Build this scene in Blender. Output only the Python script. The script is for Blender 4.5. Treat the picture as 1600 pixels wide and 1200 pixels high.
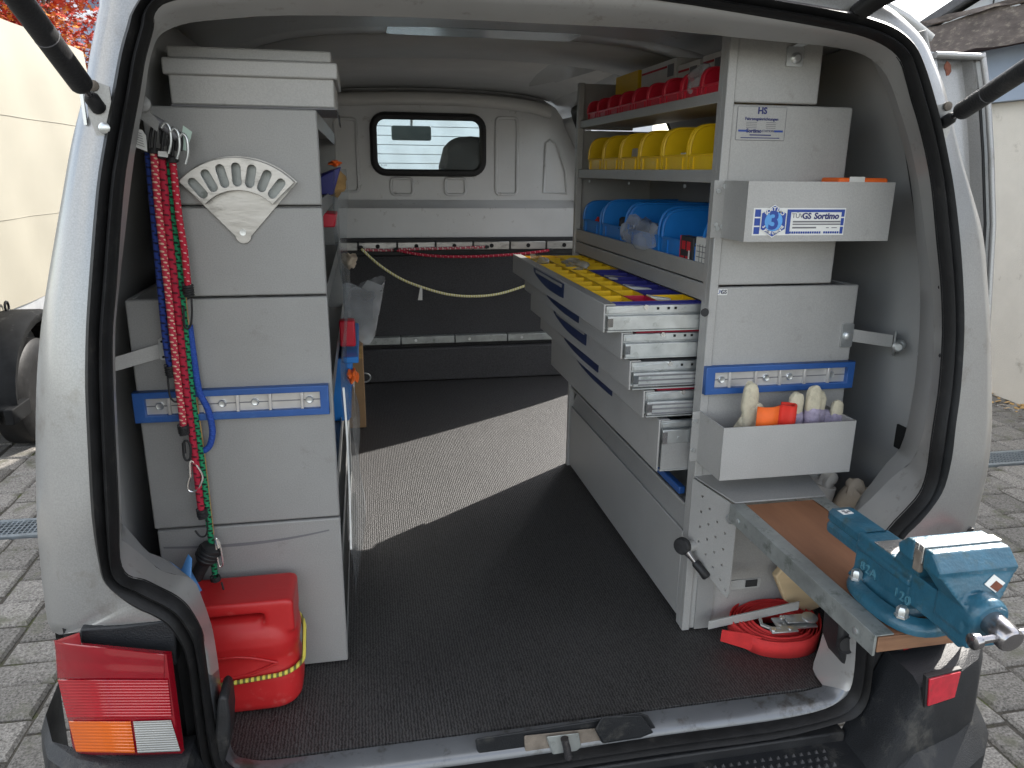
import bpy, bmesh, math, random
from mathutils import Vector, Matrix
R = math.radians
random.seed(7)
S = bpy.context.scene
for o in list(bpy.data.objects): bpy.data.objects.remove(o)
C = S.collection

# ------------------------------------------------------------------ camera
cam = bpy.data.objects.new('camera', bpy.data.cameras.new('camera')); C.objects.link(cam)
cam.data.sensor_width = 36; cam.data.lens = 26.366; cam.data.clip_start = .02; cam.data.clip_end = 400
cam.matrix_world = Matrix(((0.981409, 0.042750, -0.187108, 0), (-0.191656, 0.270349, -0.943493, 0),
                           (0.010250, 0.961813, 0.273516, 1.0), (0, 0, 0, 1)))
S.camera = cam
# ------------------------------------------------------------------ sky, sun, exposure
SUN_EL, SUN_AZ = R(33), math.atan2(.60, .80)          # sun stands ahead and to the right of the van
W = bpy.data.worlds.new('World'); S.world = W; W.use_nodes = True
wn, wl = W.node_tree.nodes, W.node_tree.links
bg = wn['Background']; bg.inputs[1].default_value = .15
sky = wn.new('ShaderNodeTexSky'); sky.sky_type = 'NISHITA'; sky.sun_disc = False
sky.sun_elevation = SUN_EL; sky.sun_rotation = math.pi/2 - SUN_AZ
tc = wn.new('ShaderNodeTexCoord'); mp = wn.new('ShaderNodeMapping'); mp.inputs['Scale'].default_value = (1, 1, 2.2); mp.inputs['Location'].default_value = (.35, .1, .2)
nz = wn.new('ShaderNodeTexNoise'); nz.inputs['Scale'].default_value = 2.6; nz.inputs['Detail'].default_value = 8
nz.inputs['Roughness'].default_value = .6
cr = wn.new('ShaderNodeValToRGB'); cr.color_ramp.elements[0].position = .40; cr.color_ramp.elements[1].position = .60
mx = wn.new('ShaderNodeMix'); mx.data_type = 'RGBA'; mx.inputs[7].default_value = (7.1, 6.95, 6.7, 1)
wl.new(tc.outputs['Generated'], mp.inputs[0]); wl.new(mp.outputs[0], nz.inputs['Vector'])
wl.new(nz.outputs[0], cr.inputs[0]); wl.new(cr.outputs[0], mx.inputs[0]); wl.new(sky.outputs[0], mx.inputs[6])
wl.new(mx.outputs[2], bg.inputs[0])
sl = bpy.data.lights.new('sun', 'SUN'); sl.energy = 3.3; sl.angle = R(.55); sl.color = (1, .95, .88)
so = bpy.data.objects.new('sun', sl); C.objects.link(so)
d = Vector((math.cos(SUN_AZ)*math.cos(SUN_EL), math.sin(SUN_AZ)*math.cos(SUN_EL), math.sin(SUN_EL)))
so.rotation_euler = d.to_track_quat('Z', 'Y').to_euler(); so.location = (6, 6, 8)
S.view_settings.view_transform = 'Standard'; S.view_settings.look = 'None'
S.view_settings.exposure = 1.42; S.view_settings.gamma = 1; S.view_settings.use_curve_mapping = False
S.render.engine = 'CYCLES'

# ------------------------------------------------------------------ materials
MT = {}
def mat(name, col, rough=.5, metal=0, var=.10, scale=9, bump=0, bscale=120, coat=0, spec=.5, wear=None, emit=None,
        trans=0, alpha=1, col2=None, stretch=(1, 1, 1), rvar=.12, grain=0):
    m = bpy.data.materials.new(name); m.use_nodes = True; n, l = m.node_tree.nodes, m.node_tree.links
    p = n['Principled BSDF']
    t = n.new('ShaderNodeTexCoord'); mpn = n.new('ShaderNodeMapping'); mpn.inputs['Scale'].default_value = stretch
    l.new(t.outputs['Object'], mpn.inputs[0])
    a = n.new('ShaderNodeTexNoise'); a.inputs['Scale'].default_value = scale; a.inputs['Detail'].default_value = 6
    a.inputs['Roughness'].default_value = .62
    l.new(mpn.outputs[0], a.inputs['Vector'])
    r = n.new('ShaderNodeValToRGB'); r.color_ramp.elements[0].position = .3; r.color_ramp.elements[1].position = .7
    c2 = col2 or [min(1, c*(1+var)) for c in col]
    c1 = [c*(1-var) for c in col] if not col2 else col
    r.color_ramp.elements[0].color = (*c1, 1); r.color_ramp.elements[1].color = (*c2, 1)
    l.new(a.outputs[0], r.inputs[0]); out = r.outputs[0]
    if wear:                                            # (colour, amount, scale): scuffs and stains with a shape of their own
        b = n.new('ShaderNodeTexNoise'); b.inputs['Scale'].default_value = wear[2]; b.inputs['Detail'].default_value = 9
        b.inputs['Roughness'].default_value = .7
        l.new(mpn.outputs[0], b.inputs['Vector'])
        q = n.new('ShaderNodeValToRGB'); q.color_ramp.elements[0].position = 1-wear[1]-.06; q.color_ramp.elements[1].position = 1-wear[1]+.08
        l.new(b.outputs[0], q.inputs[0])
        k = n.new('ShaderNodeMix'); k.data_type = 'RGBA'; k.inputs[7].default_value = (*wear[0], 1)
        l.new(q.outputs[0], k.inputs[0]); l.new(out, k.inputs[6]); out = k.outputs[2]
    if grain:                                           # fine speckle of the coating itself
        gn = n.new('ShaderNodeTexNoise'); gn.inputs['Scale'].default_value = 420; gn.inputs['Detail'].default_value = 2
        l.new(t.outputs['Object'], gn.inputs['Vector'])
        gm_ = n.new('ShaderNodeMapRange'); gm_.inputs[1].default_value = .3; gm_.inputs[2].default_value = .7
        gm_.inputs[3].default_value = 1-grain; gm_.inputs[4].default_value = 1+grain
        l.new(gn.outputs[0], gm_.inputs[0])
        vm = n.new('ShaderNodeVectorMath'); vm.operation = 'SCALE'; l.new(out, vm.inputs[0]); l.new(gm_.outputs[0], vm.inputs['Scale']); out = vm.outputs[0]
    l.new(out, p.inputs['Base Color'])
    mr = n.new('ShaderNodeMapRange'); mr.inputs[3].default_value = max(.03, rough-rvar); mr.inputs[4].default_value = min(1, rough+rvar)
    l.new(a.outputs[0], mr.inputs[0]); l.new(mr.outputs[0], p.inputs['Roughness'])
    p.inputs['Metallic'].default_value = metal; p.inputs['Coat Weight'].default_value = coat
    p.inputs['Coat Roughness'].default_value = .12
    p.inputs['Specular IOR Level'].default_value = spec
    p.inputs['Transmission Weight'].default_value = trans; p.inputs['Alpha'].default_value = alpha
    if emit: p.inputs['Emission Color'].default_value = (*emit[0], 1); p.inputs['Emission Strength'].default_value = emit[1]
    if bump:
        e = n.new('ShaderNodeTexNoise'); e.inputs['Scale'].default_value = bscale; e.inputs['Detail'].default_value = 5
        l.new(mpn.outputs[0], e.inputs['Vector'])
        f = n.new('ShaderNodeBump'); f.inputs['Strength'].default_value = bump; f.inputs['Distance'].default_value = .004
        l.new(e.outputs[0], f.inputs['Height']); l.new(f.outputs[0], p.inputs['Normal'])
    MT[name] = m; return m
mat('silver', (.30, .299, .292), .34, .4, .07, 4, coat=.4, wear=((.22, .21, .19), .38, 9), grain=.10)
mat('silver_in', (.60, .605, .60), .42, .15, .06, 5, wear=((.30, .29, .26), .34, 20), bump=.05, bscale=60)
mat('rubber', (.009, .009, .0095), .5, 0, .3, 30, bump=.15, bscale=90, spec=.3, wear=((.03, .028, .026), .36, 24))
mat('black_plastic', (.018, .0185, .02), .5, 0, .25, 18, bump=.2, bscale=260, spec=.4, wear=((.055, .053, .05), .36, 12))
mat('black_matt', (.018, .018, .019), .6, 0, .3, 20)
mat('bumper', (.014, .0155, .018), .48, 0, .2, 10, bump=.35, bscale=380, spec=.4, wear=((.07, .068, .062), .38, 9))
mat('cab_grey', (.298, .296, .288), .42, .08, .06, 6, bump=.08, bscale=420, wear=((.235, .228, .215), .33, 15), grain=.08)
mat('cab_light', (.375, .37, .357), .40, .08, .06, 7, bump=.10, bscale=420, wear=((.29, .28, .26), .32, 15), grain=.07)
mat('lining', (.50, .50, .49), .75, 0, .07, 8, bump=.12, bscale=220)
mat('side_panel', (.30, .30, .295), .6, 0, .06, 6, bump=.1, bscale=300)
mat('aluminium', (.44, .43, .41), .34, .7, .14, 30, bump=.1, bscale=90, wear=((.24, .235, .22), .42, 38), stretch=(.3, 1, 1))
mat('zinc', (.62, .64, .64), .33, .8, .12, 26, wear=((.38, .40, .38), .36, 40))
mat('zinc_worn', (.34, .36, .35), .5, .55, .25, 14, bump=.15, bscale=90, wear=((.17, .19, .17), .40, 26))
mat('steel', (.34, .33, .34), .24, .95, .15, 20)
mat('steel_bright', (.80, .78, .75), .25, .9, .08, 40)
mat('blue_frame', (.022, .090, .30), .45, 0, .1, 12, wear=((.05, .14, .36), .34, 30))
mat('blue_dark', (.010, .026, .09), .35, 0, .15, 12)
mat('bin_red', (.56, .012, .035), .35, 0, .08, 14)
mat('bin_yellow', (.82, .52, .008), .38, 0, .06, 14)
mat('bin_blue', (.016, .20, .60), .38, 0, .08, 12)
mat('tray_yellow', (.80, .50, .01), .42, 0, .06, 14)
mat('tray_navy', (.03, .03, .20), .42, 0, .1, 14)
mat('tray_red', (.45, .015, .05), .42, 0, .1, 14)
mat('carton', (.66, .65, .61), .7, 0, .05, 30)
mat('carton_red', (.52, .02, .03), .6, 0, .06, 30)
mat('carton_black', (.03, .03, .035), .6, 0, .2, 30)
mat('carton_brown', (.30, .19, .10), .8, 0, .1, 20)
mat('paper', (.74, .74, .71), .6, 0, .03, 20)
mat('ink_blue', (.015, .055, .30), .5, 0, .05, 20)
mat('ink_navy', (.02, .025, .14), .5, 0, .05, 20)
mat('ink_grey', (.16, .16, .17), .5, 0, .05, 20)
mat('seal_blue', (.10, .34, .72), .5, 0, .15, 40)
mat('jerry', (.50, .018, .02), .42, 0, .10, 7, bump=.08, bscale=90, wear=((.56, .10, .09), .36, 16))
mat('vise', (.020, .105, .165), .40, .05, .25, 22, bump=.28, bscale=160, coat=.3, wear=((.03, .07, .075), .40, 24))
mat('lens_red', (.34, .003, .012), .10, 0, .12, 12, coat=.8)
mat('lens_dark_red', (.25, .004, .012), .10, 0, .12, 12, coat=.8)
mat('lens_amber', (.62, .11, .005), .12, 0, .10, 12, coat=.8)
mat('lens_clear', (.33, .33, .31), .2, .2, .1, 12, coat=.8)
mat('reflector', (.52, .012, .03), .2, 0, .2, 60, coat=.7, wear=((.25, .03, .03), .36, 40))
mat('strap_red', (.60, .03, .03), .75, 0, .12, 40, bump=.3, bscale=700)
mat('glove_cream', (.56, .51, .38), .85, 0, .14, 40, bump=.4, bscale=300, wear=((.40, .36, .27), .38, 50))
mat('glove_lilac', (.34, .30, .40), .9, 0, .25, 90, bump=.4, bscale=300)
mat('orange', (.85, .14, .015), .6, 0, .1, 30)
mat('red_cloth', (.66, .03, .015), .7, 0, .15, 30)
mat('cloth_grey', (.46, .43, .39), .9, 0, .1, 20, bump=.4, bscale=120)
mat('cloth_beige', (.52, .43, .33), .9, 0, .12, 20, bump=.4, bscale=120)
mat('nitrile', (.10, .29, .62), .5, 0, .1, 20)
mat('tan', (.42, .26, .10), .8, 0, .25, 40, bump=.4, bscale=200)
mat('seat', (.022, .02, .02), .9, 0, .2, 40, bump=.3, bscale=300)
mat('mirror_back', (.09, .11, .11), .3, 0, .1, 10)
mat('tarp', (.29, .27, .215), .62, 0, .04, 3, bump=.12, bscale=14, wear=((.34, .31, .24), .30, 6))
mat('trailer_metal', (.62, .63, .64), .35, .6, .1, 12)
mat('wall_cream', (.56, .52, .45), .9, 0, .06, 4, bump=.6, bscale=120, wear=((.30, .27, .22), .34, 5))
mat('wall_white', (.62, .65, .68), .9, 0, .04, 4, bump=.3, bscale=90)
mat('wall_blue', (.34, .42, .54), .85, 0, .05, 4, bump=.2, bscale=90)
mat('panel_blue', (.27, .32, .39), .55, 0, .06, 4)
mat('fascia', (.115, .095, .085), .9, 0, .35, 20, bump=.8, bscale=70, wear=((.24, .21, .17), .40, 40), stretch=(1, .35, 1))
mat('roof_tile', (.075, .075, .08), .8, 0, .25, 16, bump=.5, bscale=40)
mat('soffit', (.06, .03, .028), .8, 0, .2, 10)
mat('siding', (.80, .83, .84), .6, 0, .03, 6)
mat('window_white', (.75, .76, .77), .45, 0, .03, 8)
mat('pane_dark', (.03, .06, .13), .08, 0, .2, 4, coat=.5)
mat('bark', (.10, .07, .05), .9, 0, .3, 20, bump=.6, bscale=60)
mat('leaf_red', (.32, .018, .02), .55, 0, 0, 1, col2=(.48, .07, .025))
mat('leaf_orange', (.52, .14, .02), .55, 0, 0, 1, col2=(.60, .26, .04))
mat('rust', (.15, .05, .028), .85, 0, .35, 60, bump=.5, bscale=150)
mat('grime', (.16, .135, .11), .8, 0, .35, 30, bump=.4, bscale=110)
mat('flange', (.37, .365, .355), .38, .25, .06, 5, coat=.2, wear=((.22, .205, .18), .36, 26))
mat('lip', (.62, .61, .58), .45, 0, .04, 6)
mat('threshold', (.15, .158, .17), .32, .45, .10, 8, coat=.3, wear=((.07, .066, .06), .42, 20))
mat('cast_edge', (.075, .22, .29), .45, 0, .2, 40)
mat('rail_alu', (.62, .605, .585), .32, .5, .08, 30, wear=((.48, .465, .44), .36, 40), stretch=(.3, 1, 1))
mat('mudguard', (.012, .0125, .013), .75, 0, .3, 14, spec=.12, wear=((.06, .06, .058), .36, 10))
mat('tread', (.038, .038, .040), .6, 0, .3, 30)
mat('mirror', (.55, .57, .58), .22, .9, .05, 3)
mat('drain', (.30, .34, .37), .42, .7, .12, 20)
mat('pit', (.012, .012, .012), .9)
mat('label_green', (.55, .70, .62), .5, 0, .05, 20)
mat('wood', (.19, .082, .042), .62, 0, 0, 12, col2=(.33, .155, .08), bump=.25, bscale=60, stretch=(1, .18, 1), wear=((.15, .08, .045), .38, 5))
mat('wood_end', (.28, .15, .08), .75, 0, 0, 40, col2=(.13, .06, .035), bump=.5, bscale=120, stretch=(.12, 1, 1))
mat('pine', (.62, .47, .28), .7, 0, .12, 20, stretch=(.2, 1, 1))

def carpet(name, c1, c2, ribs, spec=.15, rough=.95, axis='X'):
    m = bpy.data.materials.new(name); m.use_nodes = True; n, l = m.node_tree.nodes, m.node_tree.links
    p = n['Principled BSDF']; p.inputs['Roughness'].default_value = rough; p.inputs['Specular IOR Level'].default_value = spec
    t = n.new('ShaderNodeTexCoord')
    a = n.new('ShaderNodeTexNoise'); a.inputs['Scale'].default_value = 210; a.inputs['Detail'].default_value = 5; a.inputs['Roughness'].default_value = .75
    l.new(t.outputs['Object'], a.inputs['Vector'])
    a2 = n.new('ShaderNodeTexNoise'); a2.inputs['Scale'].default_value = 5; a2.inputs['Detail'].default_value = 6
    l.new(t.outputs['Object'], a2.inputs['Vector'])
    w = n.new('ShaderNodeTexWave'); w.bands_direction = axis; w.inputs['Scale'].default_value = ribs
    w.inputs['Distortion'].default_value = 4.5; w.inputs['Detail'].default_value = 3; w.inputs['Detail Scale'].default_value = 3
    l.new(t.outputs['Object'], w.inputs['Vector'])
    ml = n.new('ShaderNodeMath'); ml.operation = 'MULTIPLY'; l.new(a.outputs[0], ml.inputs[0]); 
    ad = n.new('ShaderNodeMath'); ad.operation = 'MULTIPLY_ADD'; ad.inputs[1].default_value = .5; ad.inputs[2].default_value = .55
    l.new(w.outputs['Fac'], ad.inputs[0]); l.new(ad.outputs[0], ml.inputs[1])
    m2 = n.new('ShaderNodeMath'); m2.operation = 'MULTIPLY_ADD'; m2.inputs[1].default_value = .10; 
    l.new(a2.outputs[0], m2.inputs[0]); l.new(ml.outputs[0], m2.inputs[2])
    r = n.new('ShaderNodeValToRGB'); r.color_ramp.elements[0].position = .31; r.color_ramp.elements[1].position = .56
    r.color_ramp.elements[0].color = (*c1, 1); r.color_ramp.elements[1].color = (*c2, 1)
    l.new(m2.outputs[0], r.inputs[0]); l.new(r.outputs[0], p.inputs['Base Color'])
    b = n.new('ShaderNodeBump'); b.inputs['Strength'].default_value = .8; b.inputs['Distance'].default_value = .004
    l.new(ml.outputs[0], b.inputs['Height']); l.new(b.outputs[0], p.inputs['Normal'])
    MT[name] = m
carpet('carpet', (.002, .002, .0021), (.072, .070, .070), 52, .75, .52)
carpet('carpet_wall', (.042, .042, .044), (.105, .105, .110), 300, .2, .9)

def cord_mat(name, base, dots, period, axis, duty=.5, dash=True):
    m = bpy.data.materials.new(name); m.use_nodes = True; n, l = m.node_tree.nodes, m.node_tree.links
    p = n['Principled BSDF']; p.inputs['Roughness'].default_value = .8
    t = n.new('ShaderNodeTexCoord')
    w = n.new('ShaderNodeTexWave'); w.bands_direction = axis; w.inputs['Scale'].default_value = 2*math.pi/(20*period)
    w.inputs['Distortion'].default_value = .6; w.inputs['Detail'].default_value = 1
    l.new(t.outputs['Object'], w.inputs['Vector'])
    v = n.new('ShaderNodeTexWave'); v.bands_direction = 'DIAGONAL'; v.inputs['Scale'].default_value = 2*math.pi/(20*period*1.15)
    l.new(t.outputs['Object'], v.inputs['Vector'])
    mm = n.new('ShaderNodeMath'); mm.operation = 'MULTIPLY'
    l.new(w.outputs['Fac'], mm.inputs[0])
    if dash: l.new(v.outputs['Fac'], mm.inputs[1])
    else: mm.inputs[1].default_value = 1
    r = n.new('ShaderNodeValToRGB'); r.color_ramp.elements[0].position = duty-.08; r.color_ramp.elements[1].position = duty+.08
    r.color_ramp.elements[0].color = (*base, 1); r.color_ramp.elements[1].color = (*dots, 1)
    l.new(mm.outputs[0], r.inputs[0]); l.new(r.outputs[0], p.inputs['Base Color'])
    b = n.new('ShaderNodeBump'); b.inputs['Strength'].default_value = .5; b.inputs['Distance'].default_value = .002
    l.new(mm.outputs[0], b.inputs['Height']); l.new(b.outputs[0], p.inputs['Normal'])
    MT[name] = m
cord_mat('cord_blue', (.022, .055, .28), (.008, .01, .06), 0.0068, 'Z', .45)
cord_mat('cord_blue_plain', (.02, .07, .35), (.03, .09, .40), .004, 'Z', .5)
cord_mat('cord_pink', (.50, .03, .06), (.75, .50, .36), 0.0062, 'Z', .44)
cord_mat('cord_red', (.42, .012, .04), (.10, .004, .012), 0.0081, 'Z', .5)
cord_mat('cord_red_white', (.50, .014, .04), (.70, .45, .40), 0.0068, 'Z', .72)
cord_mat('cord_green', (.008, .24, .10), (.004, .02, .012), 0.0068, 'Z', .30)
cord_mat('cord_yellow', (.72, .62, .10), (.16, .15, .04), .010, 'X', .55, False)
cord_mat('cord_yellow_white', (.72, .66, .22), (.82, .80, .62), .012, 'X', .5, False)
cord_mat('cord_redx', (.42, .012, .04), (.60, .25, .25), .012, 'X', .55)
cord_mat('cord_pinkx', (.50, .10, .13), (.70, .60, .55), .012, 'X', .4)

def stone_mat(name, cols, moss=False):
    m = bpy.data.materials.new(name); m.use_nodes = True; n, l = m.node_tree.nodes, m.node_tree.links
    p = n['Principled BSDF']; p.inputs['Roughness'].default_value = .9; p.inputs['Specular IOR Level'].default_value = .25
    t = n.new('ShaderNodeTexCoord'); oi = n.new('ShaderNodeObjectInfo'); g = n.new('ShaderNodeNewGeometry')
    a = n.new('ShaderNodeTexNoise'); a.inputs['Scale'].default_value = 130; a.inputs['Detail'].default_value = 4
    a.inputs['Roughness'].default_value = .75
    l.new(g.outputs['Position'], a.inputs['Vector'])
    r = n.new('ShaderNodeValToRGB'); r.color_ramp.elements[0].position = .32; r.color_ramp.elements[1].position = .70
    r.color_ramp.elements[0].color = (*cols[0], 1); r.color_ramp.elements[1].color = (*cols[1], 1)
    l.new(a.outputs[0], r.inputs[0])
    hs = n.new('ShaderNodeHueSaturation'); l.new(r.outputs[0], hs.inputs['Color'])
    mr = n.new('ShaderNodeMapRange'); mr.inputs[3].default_value = .72; mr.inputs[4].default_value = 1.2
    l.new(oi.outputs['Random'], mr.inputs[0]); l.new(mr.outputs[0], hs.inputs['Value'])
    b2 = n.new('ShaderNodeTexNoise'); b2.inputs['Scale'].default_value = 9; b2.inputs['Detail'].default_value = 8
    l.new(g.outputs['Position'], b2.inputs['Vector'])
    q = n.new('ShaderNodeValToRGB'); q.color_ramp.elements[0].position = .54; q.color_ramp.elements[1].position = .72
    l.new(b2.outputs[0], q.inputs[0])
    k = n.new('ShaderNodeMix'); k.data_type = 'RGBA'; k.inputs[7].default_value = (*cols[2], 1)
    l.new(q.outputs[0], k.inputs[0]); l.new(hs.outputs[0], k.inputs[6]); l.new(k.outputs[2], p.inputs['Base Color'])
    b = n.new('ShaderNodeBump'); b.inputs['Strength'].default_value = .7; b.inputs['Distance'].default_value = .004
    l.new(a.outputs[0], b.inputs['Height']); l.new(b.outputs[0], p.inputs['Normal'])
    MT[name] = m
stone_mat('paver', ((.07, .065, .058), (.36, .34, .31), (.12, .12, .085)))
stone_mat('joint', ((.035, .033, .028), (.10, .09, .075), (.075, .095, .018)))

# glass and clear film
def glass(name, col, rough, alpha_mix):
    m = bpy.data.materials.new(name); m.use_nodes = True; n, l = m.node_tree.nodes, m.node_tree.links
    p = n['Principled BSDF']; p.inputs['Base Color'].default_value = (*col, 1); p.inputs['Roughness'].default_value = rough
    tr = n.new('ShaderNodeBsdfTransparent'); tr.inputs[0].default_value = (*col, 1)
    ms = n.new('ShaderNodeMixShader'); 
    a = n.new('ShaderNodeTexNoise'); a.inputs['Scale'].default_value = 9; t = n.new('ShaderNodeTexCoord')
    l.new(t.outputs['Object'], a.inputs['Vector'])
    mr = n.new('ShaderNodeMapRange'); mr.inputs[1].default_value = .35; mr.inputs[2].default_value = .7
    mr.inputs[3].default_value = alpha_mix*.5; mr.inputs[4].default_value = alpha_mix*1.5
    l.new(a.outputs[0], mr.inputs[0]); l.new(mr.outputs[0], ms.inputs[0])
    l.new(tr.outputs[0], ms.inputs[1]); l.new(p.outputs[0], ms.inputs[2]); l.new(ms.outputs[0], n['Material Output'].inputs[0])
    MT[name] = m
glass('window_glass', (.88, .945, .95), .03, .07)
glass('clear_film', (.85, .88, .90), .12, .26)
glass('bag_film', (.80, .82, .84), .25, .34)

# ------------------------------------------------------------------ mesh helpers
class MB:
    def __init__(s): s.v = []; s.f = []
    def add(s, vs, fs):
        k = len(s.v); s.v += [tuple(p) for p in vs]; s.f += [tuple(i+k for i in f) for f in fs]; return s
    def box(s, x0, x1, y0, y1, z0, z1):
        return s.add([(x0,y0,z0),(x1,y0,z0),(x1,y1,z0),(x0,y1,z0),(x0,y0,z1),(x1,y0,z1),(x1,y1,z1),(x0,y1,z1)],
                     [(0,3,2,1),(4,5,6,7),(0,1,5,4),(1,2,6,5),(2,3,7,6),(3,0,4,7)])
    def hexa(s, lo, hi):
        n = len(lo)
        return s.add(list(lo)+list(hi), [tuple(range(n))[::-1], tuple(range(n, 2*n))]+[(i,(i+1)%n,n+(i+1)%n,n+i) for i in range(n)])
    def prism(s, poly, plane, a, b):
        f = {'xz': lambda p, t: (p[0], t, p[1]), 'yz': lambda p, t: (t, p[0], p[1]), 'xy': lambda p, t: (p[0], p[1], t)}[plane]
        return s.hexa([f(p, a) for p in poly], [f(p, b) for p in poly])
    def tube(s, path, r, n=8, caps=True, closed=False, flat=1):
        P = [Vector(p) for p in path]; m = len(P); rs = r if isinstance(r, (list, tuple)) else [r]*m
        t0 = (P[1]-P[0]).normalized(); u = t0.orthogonal().normalized(); vs = []
        for i in range(m):
            if closed: t = (P[(i+1) % m]-P[i-1]).normalized()
            else: t = (P[min(i+1, m-1)]-P[max(i-1, 0)]).normalized()
            u = (u-t*u.dot(t)).normalized(); w = t.cross(u)
            for k in range(n):
                an = 2*math.pi*k/n
                vs.append(P[i]+(u*math.cos(an)+w*math.sin(an)*flat)*rs[i])
        fs = []
        for i in range(m if closed else m-1):
            j = (i+1) % m
            for k in range(n): fs.append((i*n+k, i*n+(k+1)%n, j*n+(k+1)%n, j*n+k))
        if caps and not closed: fs += [tuple(range(n))[::-1], tuple(range((m-1)*n, m*n))]
        return s.add(vs, fs)
    def lathe(s, prof, org, axis, n=20):               # prof: (radius, distance along axis)
        ax = Vector(axis).normalized(); u = ax.orthogonal().normalized(); w = ax.cross(u); o = Vector(org); vs = []
        for r, h in prof:
            for k in range(n):
                an = 2*math.pi*(k+.5)/n; vs.append(o+ax*h+(u*math.cos(an)+w*math.sin(an))*r)
        m = len(prof)
        fs = [(i*n+k, i*n+(k+1)%n, (i+1)*n+(k+1)%n, (i+1)*n+k) for i in range(m-1) for k in range(n)]
        fs += [tuple(range(n))[::-1], tuple(range((m-1)*n, m*n))]
        return s.add(vs, fs)
    def loft(s, loops, closed=False):
        n = len(loops[0]); vs = [p for L in loops for p in L]
        fs = [(i*n+k, i*n+(k+1)%n, (i+1)*n+(k+1)%n, (i+1)*n+k) for i in range(len(loops)-1) for k in range(n if closed else n-1)]
        return s.add(vs, fs)
def wpos(o):
    v = Vector((0, 0, 0))
    while o: v += o.location; o = o.parent
    return v
def finish(me, name, material, parent, bevel, smooth, seg, sharp, solid=0, sub=0):
    off = wpos(parent) if parent else None
    if off is None:
        xs = [v.co for v in me.vertices]
        off = Vector(((min(c.x for c in xs)+max(c.x for c in xs))/2, (min(c.y for c in xs)+max(c.y for c in xs))/2, min(c.z for c in xs)))
    me.transform(Matrix.Translation(-off))
    bm = bmesh.new(); bm.from_mesh(me); bmesh.ops.recalc_face_normals(bm, faces=bm.faces); bm.to_mesh(me); bm.free()
    if smooth:
        for p in me.polygons: p.use_smooth = True
        me.set_sharp_from_angle(angle=R(sharp))
    me.materials.clear(); me.materials.append(MT[material])
    o = bpy.data.objects.new(name, me); C.objects.link(o)
    if parent: o.parent = parent
    else: o.location = off
    if solid:
        q = o.modifiers.new('solid', 'SOLIDIFY'); q.thickness = solid; q.offset = 0
    if sub:
        q = o.modifiers.new('sub', 'SUBSURF'); q.levels = q.render_levels = sub
    if bevel:
        q = o.modifiers.new('bevel', 'BEVEL'); q.width = bevel; q.segments = seg; q.limit_method = 'ANGLE'; q.angle_limit = R(35)
        if not smooth:
            for p in me.polygons: p.use_smooth = True
            me.set_sharp_from_angle(angle=R(30))
    return o
def build(mb, name, material, parent=None, bevel=0, smooth=False, seg=2, sharp=40, solid=0, sub=0):
    me = bpy.data.meshes.new(name); me.from_pydata(mb.v, [], mb.f); me.update()
    return finish(me, name, material, parent, bevel, smooth, seg, sharp, solid, sub)
def box(name, x0, x1, y0, y1, z0, z1, material, parent=None, bevel=.0015):
    return build(MB().box(x0, x1, y0, y1, z0, z1), name, material, parent, bevel)
def tube(name, path, r, material, parent=None, n=8, sub=None, **k):
    if sub: path = spline(path, sub)
    return build(MB().tube(path, r, n, **k), name, material, parent, smooth=True, sharp=60)
def lathe(name, prof, org, axis, material, parent=None, n=20):
    return build(MB().lathe(prof, org, axis, n), name, material, parent, smooth=True, sharp=35)
def spline(pts, k=6, closed=False):
    P = [Vector(p) for p in pts]; n = len(P); out = []
    for i in range(n if closed else n-1):
        g = (lambda j: P[j % n]) if closed else (lambda j: P[max(0, min(n-1, j))])
        a, b, c, d_ = g(i-1), g(i), g(i+1), g(i+2)
        for s_ in range(k):
            t = s_/k
            out.append(.5*((2*b)+(c-a)*t+(2*a-5*b+4*c-d_)*t*t+(3*b-a-3*c+d_)*t**3))
    if not closed: out.append(P[-1].copy())
    return out
def cast(mb, name, material, parent, voxel=.002, smooth=6):
    """overlapping solids fused into one rounded casting"""
    o = build(mb, name, material, parent, smooth=True, sharp=180)
    q = o.modifiers.new('fuse', 'REMESH'); q.mode = 'VOXEL'; q.voxel_size = voxel; q.use_smooth_shade = True
    q = o.modifiers.new('soften', 'SMOOTH'); q.factor = .6; q.iterations = smooth
    return o
def plate(name, outline, holes, place, thick, material, parent=None, bevel=0):
    """flat sheet with real holes: 2-D outline and holes in metres, place(u,v,w) maps to world"""
    cu = bpy.data.curves.new(name, 'CURVE'); cu.dimensions = '2D'; cu.fill_mode = 'BOTH'; cu.extrude = thick/2; cu.bevel_depth = bevel
    for loop in [outline]+holes:
        sp = cu.splines.new('POLY'); sp.points.add(len(loop)-1); sp.use_cyclic_u = True
        for q, (u, v) in zip(sp.points, loop): q.co = (u, v, 0, 1)
    o = bpy.data.objects.new('t', cu); me = bpy.data.meshes.new_from_object(o); bpy.data.objects.remove(o); bpy.data.curves.remove(cu)
    for v in me.vertices: v.co = Vector(place(*v.co))
    return finish(me, name, material, parent, 0, False, 2, 40)
def text(name, body, place, size, material, parent, depth=.0004, spacing=1, shear=0, bold=0):
    cu = bpy.data.curves.new(name, 'FONT'); cu.body = body; cu.size = size; cu.extrude = depth; cu.space_character = spacing
    cu.shear = shear; cu.offset = bold; cu.align_x = 'CENTER'; cu.align_y = 'CENTER'; cu.resolution_u = 3
    o = bpy.data.objects.new('t', cu); me = bpy.data.meshes.new_from_object(o); bpy.data.objects.remove(o); bpy.data.curves.remove(cu)
    for v in me.vertices: v.co = Vector(place(*v.co))
    return finish(me, name, material, parent, 0, False, 2, 40)
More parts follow.
